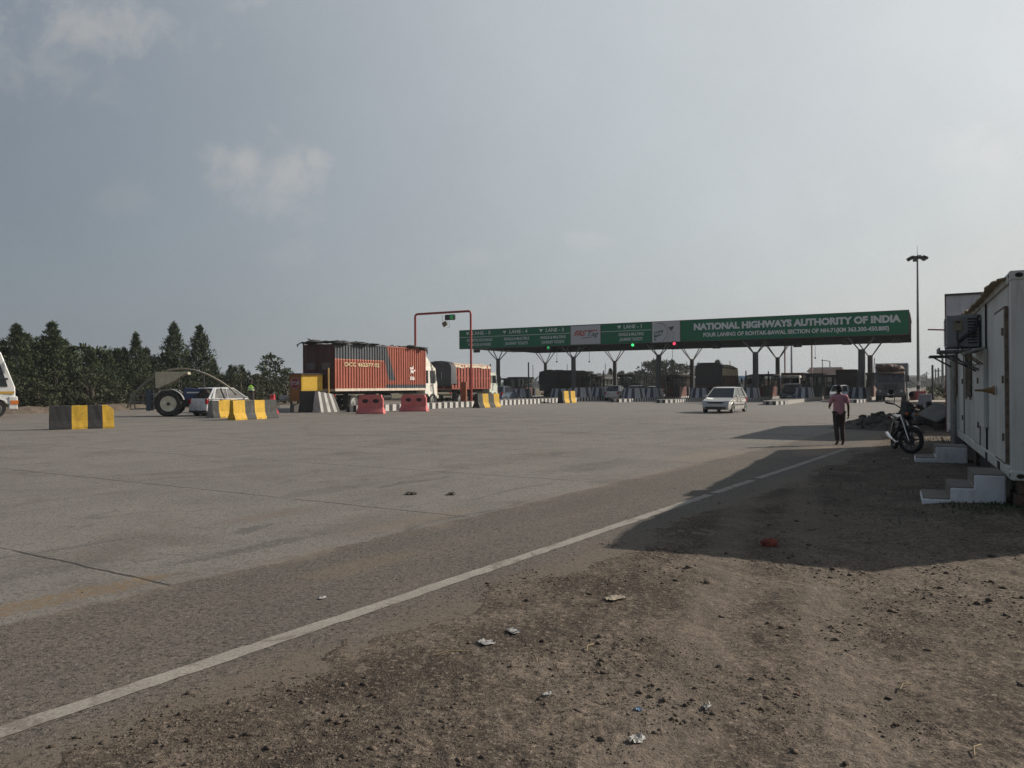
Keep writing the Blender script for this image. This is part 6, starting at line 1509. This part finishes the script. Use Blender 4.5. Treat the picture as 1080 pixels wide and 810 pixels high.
# ------------------------------------------------------------------ trees
def leaf_mat(name,a,b_,c):
    m,nt,b=newmat(name); gm=nt.new('ShaderNodeNewGeometry'); r=gm.outputs['Random Per Island']; oi=nt.new('ShaderNodeObjectInfo')
    x=nt.mix(r,a,b_); x=nt.mix(nt.math('MULTIPLY',oi.outputs['Random'],.5),x,c); nt.l.new(x,b.inputs['Base Color']); b.inputs['Roughness'].default_value=.75; b.inputs['Specular IOR Level'].default_value=.25
    return m
LF=leaf_mat('needle_green',(.034,.054,.024),(.078,.105,.050),(.062,.078,.040)); LF2=leaf_mat('bush_green',(.034,.046,.021),(.078,.088,.044),(.08,.08,.045)); LF3=leaf_mat('far_leaf_green',(.032,.046,.022),(.070,.085,.038),(.06,.066,.034)); BK=mat('bark',(.085,.068,.052),.95,var=.3,scale=6)
def crown_mesh(name,clumps,per,size,asp,up,seed,lm):
    q=np.random.default_rng(seed); n=len(clumps)*per
    C=np.repeat(np.array([c[0] for c in clumps],float),per,0); S=np.repeat(np.array([c[1] for c in clumps],float),per,0); D=np.repeat(np.array([c[2] for c in clumps],float),per,0)
    d=q.normal(size=(n,3)); d/=np.linalg.norm(d,axis=1)[:,None]; rad=q.random(n)**.45
    P=C+d*rad[:,None]*S
    ax=D*up+q.normal(size=(n,3))*.55+d*.5; ax/=np.linalg.norm(ax,axis=1)[:,None]
    sd=np.cross(ax,q.normal(size=(n,3))); sd/=np.linalg.norm(sd,axis=1)[:,None]
    L=size*q.uniform(.5,1.4,n)[:,None]; W=L*asp*q.uniform(.6,1.3,n)[:,None]
    v=np.stack([P-sd*W*.5,P+sd*W*.5,P+ax*L*.6+sd*W*.45,P+ax*L],1); v2=np.stack([P-sd*W*.5,P+sd*W*.5,P+ax*L*.6+sd*W*.45,P+ax*L,P+ax*L*.6-sd*W*.45],1).reshape(-1,3)
    f=np.arange(n*5).reshape(-1,5); o=raw_mesh(name,v2,f,lm); me=o.data; bpy.data.objects.remove(o); return me
def conifer_data(h,r,seed,dens=1.0):
    q=random.Random(seed); cl=[]; g=MB(); g.path([(0,0,0),(q.uniform(-.1,.1),q.uniform(-.1,.1),h*.5),(0,0,h*.97)],[.13,.08,.015],7)
    z=.35
    while z<h*.985:
        f=z/h; rr=r*(1-f)**1.0*(.75+.5*q.random())*(1 if f>.10 else .85); nb=int((6+5*(1-f))*dens); a0=q.uniform(0,6.28)
        for k in range(nb):
            a=a0+6.28*k/nb+q.uniform(-.35,.35); L=rr*q.uniform(.55,1.2); rise=L*q.uniform(.25,.75)
            tip=Vector((math.cos(a)*L,math.sin(a)*L,z+rise)); b0=Vector((0,0,z))
            if L>.35: g.path([b0,b0.lerp(tip,.5)-Vector((0,0,.04)),tip],[.025,.016,.006],4,caps=False)
            d=(tip-b0).normalized(); dd=(d.x*.6,d.y*.6,.75)
            for t_ in ((.45,.75,1.0) if L>.5 else (.7,1.0)):
                c=b0.lerp(tip,t_); cl.append((tuple(c),(.16+.10*L,.16+.10*L,.20+.12*L),dd))
        z+=(.30+.18*q.random())*(1.05-.35*f)
    cl.append(((0,0,h*.98),(.05,.05,.3),(0,0,1))); cl.append(((0,0,h*.94),(.12,.12,.25),(0,0,1)))
    tm=g.build('trunk',BK,None,smooth=60,fix=False); me=tm.data; bpy.data.objects.remove(tm)
    return me,crown_mesh('crown',cl,11,.27,.24,1.0,seed,LF)
def broad_data(h,r,seed,lm,per=16,leaf=.34,low=.25):
    q=random.Random(seed); cl=[]; g=MB(); g.path([(0,0,0),(q.uniform(-.2,.2),q.uniform(-.2,.2),h*.4),(0,0,h*.75)],[.17,.12,.04],7)
    N=90
    for k in range(N):
        a=q.uniform(0,6.28); u=q.random(); z=h*(low+(1-low)*u); prof=math.sin(math.pi*min(1,.12+.88*(u**.8)))**.6 if u<.97 else .3
        rr=r*prof*math.sqrt(q.uniform(.25,1))*(1+.3*math.sin(3*a+seed)); p=(math.cos(a)*rr,math.sin(a)*rr,z); s=q.uniform(.28,.60)*h/6
        cl.append((p,(s,s,s*.8),(math.cos(a)*.4,math.sin(a)*.4,.5)))
        if k%7==0: g.path([(0,0,h*.3),(p[0]*.5,p[1]*.5,(h*.3+z)*.5),p],[.06,.035,.01],4,caps=False)
    tm=g.build('trunk',BK,None,smooth=60,fix=False); me=tm.data; bpy.data.objects.remove(tm)
    return me,crown_mesh('crown',cl,per,leaf*h/6,.5,.5,seed,lm)
def plant(name,label,data,P,sx,sz,rz,group,cat='tree'):
    t=thing(name,label,cat,P,rz,group); t.scale=(sx,sx,sz)
    for nm,me in zip(('trunk','crown'),data):
        o=bpy.data.objects.new(nm,me); col.objects.link(o); o.parent=t
    return t
CON=[conifer_data(7,2.15,s,1.25) for s in (1,2,3)]; CONR=[conifer_data(6,2.5,s,1.45) for s in (5,6)]; BRD=[broad_data(6,2.3,s,LF) for s in (1,2)]; BSH=[broad_data(2.4,1.5,s,LF2,24,.36,.08) for s in (3,4)]; FAR=[broad_data(7,3.2,s,LF3,16,.42,.12) for s in (7,8)]
q=random.Random(21)
# (photo x, photo y of the top, lateral v, kind, width factor, where)
TL=[(18,345.5,-60,0,1.25,'behind the white lorry cab at the left edge'),(55.5,343,-60,1,1.2,'tall second one right of the white lorry cab'),(3,362,-61,2,1.2,'half hidden by the white lorry roof'),
    (37,365,-61,2,1.15,'lower one filling between the two leftmost tall ones'),(143.5,353,-60.5,2,.95,'slim pointed one above the rear frame of the tractor'),(183.5,343.5,-61.5,0,1.05,'tallest one above the tractor canopy'),(211,346.5,-61,1,1.0,'tall one right of the tractor canopy'),
    (76,367,-60,3,.95,'bushy one right of the two leftmost tall ones'),(97,372,-60,4,1.0,'low bushy one above the lone striped barrier'),(115,373,-60.5,3,1.0,'low feathery one right of the lone striped barrier'),(131,370,-61,4,.8,'small one left of the slim pointed one'),(164,381,-61.5,3,.9,'low one left of the tallest pointed one'),
    (197,372,-62.5,4,.8,'low one between the two tall pointed ones'),(231,398,-61,3,.7,'small one above the rear window of the white hatchback'),(243,387,-62,1,.75,'small pointed one above the white hatchback roof'),(257,391,-62,4,.75,'low round one above the man in the safety vest'),(270,396,-62,3,.7,'small one right of the man in the safety vest'),
    (285,376.5,-62,5,.95,'broad dark one beside the yellow booth'),(302,391,-62.5,6,.8,'round one directly behind the yellow booth'),(316,399,-63,5,.8,'low one at the corner of the container truck'),(-12,352,-60.5,1,1.2,'at the very left edge behind the lorry'),
    (66,360,-62.5,3,1.25,'second row filler right of the tall pair'),(88,368,-62.5,5,1.2,'second row filler above the lone barrier'),(106,370,-62,6,1.2,'second row filler right of the lone barrier'),(124,371,-62.5,4,1.2,'second row filler left of the slim pointed one'),(154,369,-62.5,3,1.0,'second row filler right of the slim pointed one'),
    (172,377,-63,6,1.1,'second row filler left of the tallest one'),(225,381,-63,4,.9,'second row filler sloping down behind the tractor pipe'),(28,356,-62,4,1.25,'second row filler between the two leftmost tall ones'),(46,362,-62.5,6,1.2,'second row filler under the second tall one'),(250,388,-64,6,.9,'second row filler behind the man in the vest')]
for px,py,v,k,wf_,lab in TL:
    s=(px-540)/F; Y=v/(CA*s-SA); P=at(px,Y); h=zh(px,py,Y); 
    if k<3: d,h0=CON[k],7.0; nm='casuarina_tree'; de='dark feathery conifer like tree, '
    elif k<5: d,h0=CONR[k-3],6.0; nm='casuarina_tree'; de='dense dark green tree, '
    else: d,h0=BRD[k-5],6.0; nm='broad_tree'; de='leafy dark tree, '
    sz=h/h0; P.z=.05; plant(nm,de+lab,d,P,max(.75,sz)*wf_,sz*1.01,q.uniform(0,6.28),'trees along the left berm')
BL=['behind the lorry bumper','just right of the lorry bumper','left of the lone striped barrier','behind the left part of the lone barrier','behind the middle of the lone barrier','behind the yellow end of the lone barrier','right of the lone barrier','left of the tractor frame','behind the tractor frame','under the tractor pipe','behind the tractor hood','behind the white hatchback','behind the man in the vest','between the man in the vest and booth','behind the red plastic barrier','left of the booth legs']
for i,px in enumerate((6,22,40,58,76,94,112,128,148,166,205,236,254,268,284,300)):
    v=-57.6-q.uniform(0,1.2); s=(px-540)/F; Y=v/(CA*s-SA); P=at(px,Y); P.z=.12
    plant('shrub','low grey green shrub on the sandy berm '+BL[i],BSH[i%2],P,q.uniform(.9,1.3),q.uniform(.8,1.35),q.uniform(0,6.28),'shrubs on the left berm','shrub')
FL=[(612,398,175),(622,393,185),(633,395,180),(644,389.5,175),(655,392.5,190),(664,394,180),(672,392,200),(684,383.5,190),(694,381,185),(705,382,195),(716,384.5,190),(727,387,200),(737,383,205),(741,391,195),(757,380,215),(548,404,170),(590,404,175),(604,402,172),(815,401,260),(905,403,300)]
FLN=['far left of the middle clump','second from its left','third from its left','with a leaning top','in front of the gap','right of the gap','before the big clump','left shoulder of the big clump','highest of the big clump','behind the logo column','right of the logo column','sloping down to the right','feathery one left of the tan lorry','low one left of the tan lorry','above the tan lorry','behind the dark frames at left','right of the black lorry','low one by the column','between the two right columns','behind the right booths']
for i,(px,py,Y) in enumerate(FL):
    h=zh(px,py,Y); P=at(px,Y); d=FAR[i%2] if i not in (12,14,3) else CONR[i%2]; h0=7.0 if i not in (12,14,3) else 6.0
    plant('distant_tree','distant green tree seen under the canopy, '+FLN[i],d,P,max(h/h0,.7)*q.uniform(.95,1.25),h/h0,q.uniform(0,6.28),'trees seen under the canopy')
HL=['left of the mast foot','at the mast foot','just right of the mast','between mast and steel post','behind the steel post','right of the steel post','beside the cabin edge','low one beside the oncoming lorry']
for i,(px,py,Y) in enumerate(((960,401,330),(966,399,420),(972,402,380),(978,400,460),(985,403,340),(992,401,430),(998,402,300),(956,405,290))):
    h=zh(px,py,Y); P=at(px,Y); plant('hazy_tree','hazy blue grey tree on the far right horizon, '+HL[i],FAR[i%2],P,h/7*q.uniform(1.4,2.2),h/7,q.uniform(0,6),'hazy trees at the right horizon')
# far wood along the horizon that reads as one mass
rr=np.random.default_rng(5); cl=[]
for k in range(900):
    a=R(rr.uniform(-42,44)); d=rr.uniform(600,900); h=rr.uniform(2.0,7.5)*(.6+.6*math.sin(a*23)**2)
    cl.append(((d*math.sin(a),d*math.cos(a),h*.5),(rr.uniform(6,13),rr.uniform(4,9),h*.6),(0,0,.6)))
me=crown_mesh('far_wood',cl,22,4.5,.7,.3,9,LF3); o=bpy.data.objects.new('far_wood',me); col.objects.link(o); tag(o,'pale hazy line of woods along the far horizon','woods',kind='stuff')
# dry scrub on the right plain
cl=[]
for k in range(260):
    a=R(rr.uniform(25.8,36)); d=rr.uniform(95,330); h=rr.uniform(.5,1.7); cl.append(((d*math.sin(a),d*math.cos(a),h*.4),(rr.uniform(.7,2.2),rr.uniform(.7,2.2),h*.6),(0,0,.8)))
cl=[c for c in cl if c[0][0]*CA-c[0][1]*SA>1.2]
me=crown_mesh('scrub',cl,40,.45,.4,.6,10,LF2); o=bpy.data.objects.new('scrub',me); col.objects.link(o); tag(o,'dry grey green scrub on the plain beyond the mast','scrub',kind='stuff')
# ------------------------------------------------------------------ light, sky, air, camera
SUN_EL=R(29.0); sdir=Vector((.954,.30,0)).normalized()
S3=Vector((sdir.x*math.cos(SUN_EL),sdir.y*math.cos(SUN_EL),math.sin(SUN_EL)))
L=bpy.data.lights.new('sun','SUN'); L.energy=4.6; L.angle=R(.55); L.color=(1.0,.92,.82); lo=bpy.data.objects.new('sun',L); col.objects.link(lo)
lo.rotation_euler=(-S3).to_track_quat('-Z','Y').to_euler(); lo['kind']='helper'
w=bpy.data.worlds.new('World'); sc.world=w; w.use_nodes=True; nt=NT(w.node_tree); bg=w.node_tree.nodes['Background']
sk=nt.new('ShaderNodeTexSky',sky_type='NISHITA'); sk.sun_disc=False; sk.sun_elevation=SUN_EL; sk.sun_rotation=math.atan2(sdir.x,sdir.y); sk.air_density=1.2; sk.dust_density=5.0; sk.ozone_density=1.0; sk.altitude=200
tc=nt.new('ShaderNodeTexCoord'); D=tc.outputs['Generated']
sep=nt.new('ShaderNodeSeparateXYZ'); nt.l.new(D,sep.inputs[0]); dx,dy,dz=sep.outputs
# hazy air: grey veil, brighter toward the sun and the horizon
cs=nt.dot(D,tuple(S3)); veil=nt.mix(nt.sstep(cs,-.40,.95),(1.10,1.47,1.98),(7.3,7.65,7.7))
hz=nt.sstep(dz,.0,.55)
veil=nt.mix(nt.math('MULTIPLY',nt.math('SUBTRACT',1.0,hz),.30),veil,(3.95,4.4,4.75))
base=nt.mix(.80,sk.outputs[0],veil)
# soft cumulus puffs (directions on the sky, x/y and z/y of the view direction)
yy=nt.math('MAXIMUM',dy,.02); u=nt.math('DIVIDE',dx,yy); v=nt.math('DIVIDE',dz,yy)
comb=nt.new('ShaderNodeCombineXYZ'); nt.l.new(u,comb.inputs[0]); nt.l.new(v,comb.inputs[1])
n1=nt.noise(comb.outputs[0],17,8,.62,.3); n2=nt.noise(comb.outputs[0],3.5,5,.6)
def px2(px,py): return ((px-540)/F,(hor(px)-py)/F)
tot=None
for (px,py,rx,ry,k,th) in ((258,170,50,34,.66,.0),(300,183,62,46,.60,.0),(334,168,26,24,.55,.0),(292,212,60,30,.36,.0),(95,25,120,48,.60,.0),(40,70,90,60,.30,.0),(268,2,30,13,.45,.0),(505,272,40,16,.16,.0),(632,252,44,14,.18,.0),(1045,158,75,40,.45,.0),(868,205,40,50,.14,.0),(300,270,42,20,.16,.0),(135,212,70,24,.12,.0)):
    cu,cv=px2(px,py); a=nt.math('DIVIDE',nt.math('SUBTRACT',u,cu),rx/F); b_=nt.math('DIVIDE',nt.math('SUBTRACT',v,cv),ry/F)
    r=nt.math('SQRT',nt.math('ADD',nt.math('MULTIPLY',a,a),nt.math('MULTIPLY',b_,b_)))
    m=nt.math('ADD',nt.math('SUBTRACT',1.0,r),nt.math('MULTIPLY',nt.math('SUBTRACT',n1,.5),3.0))
    m=nt.math('MULTIPLY',nt.sstep(m,-.02,1.15),k); tot=m if tot is None else nt.math('MAXIMUM',tot,m)
tot=nt.math('MULTIPLY',tot,nt.sstep(dy,.05,.2))
cl=nt.mix(nt.sstep(cs,-.3,.9),(3.7,3.65,3.65),(7.6,7.6,7.5))
base=nt.mix(tot,base,cl)
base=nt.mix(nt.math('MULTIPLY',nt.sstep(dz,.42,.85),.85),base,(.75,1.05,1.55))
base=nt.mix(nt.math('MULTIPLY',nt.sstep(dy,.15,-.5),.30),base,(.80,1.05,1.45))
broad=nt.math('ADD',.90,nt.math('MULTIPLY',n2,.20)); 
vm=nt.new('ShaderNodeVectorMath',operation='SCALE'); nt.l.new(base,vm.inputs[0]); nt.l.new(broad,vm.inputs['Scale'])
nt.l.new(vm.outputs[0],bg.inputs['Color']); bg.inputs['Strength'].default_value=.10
HAZE=True
if HAZE:
    g=MB(); g.box(-1200,1200,-60,1400,-1.3,30); hm=bpy.data.materials.new('haze_air'); hm.use_nodes=True; t_=hm.node_tree
    for n in list(t_.nodes): 
        if n.bl_idname!='ShaderNodeOutputMaterial': t_.nodes.remove(n)
    pv=t_.nodes.new('ShaderNodeVolumePrincipled'); pv.inputs['Density'].default_value=.00035; pv.inputs['Color'].default_value=(.86,.90,.94,1); pv.inputs['Anisotropy'].default_value=.1
    t_.links.new(pv.outputs[0],[n for n in t_.nodes if n.bl_idname=='ShaderNodeOutputMaterial'][0].inputs['Volume'])
    o=g.build('haze',hm); o['kind']='stuff'
cd=bpy.data.cameras.new('camera'); cd.sensor_width=36; cd.lens=F/1080*36; cd.clip_end=9000; cd.clip_start=.05
co=bpy.data.objects.new('camera',cd); col.objects.link(co); co.location=(0,0,H); co.rotation_euler=(R(90)+math.atan(3/F),.006,0); sc.camera=co
sc.view_settings.view_transform='Standard'; sc.view_settings.look='None'; sc.view_settings.exposure=0.0; sc.view_settings.gamma=1.0
sc.cycles.max_bounces=6; sc.cycles.diffuse_bounces=3; sc.cycles.glossy_bounces=3; sc.cycles.transparent_max_bounces=8; sc.cycles.volume_bounces=0
sc.cycles.use_denoising=True; sc.cycles.denoising_prefilter='NONE'
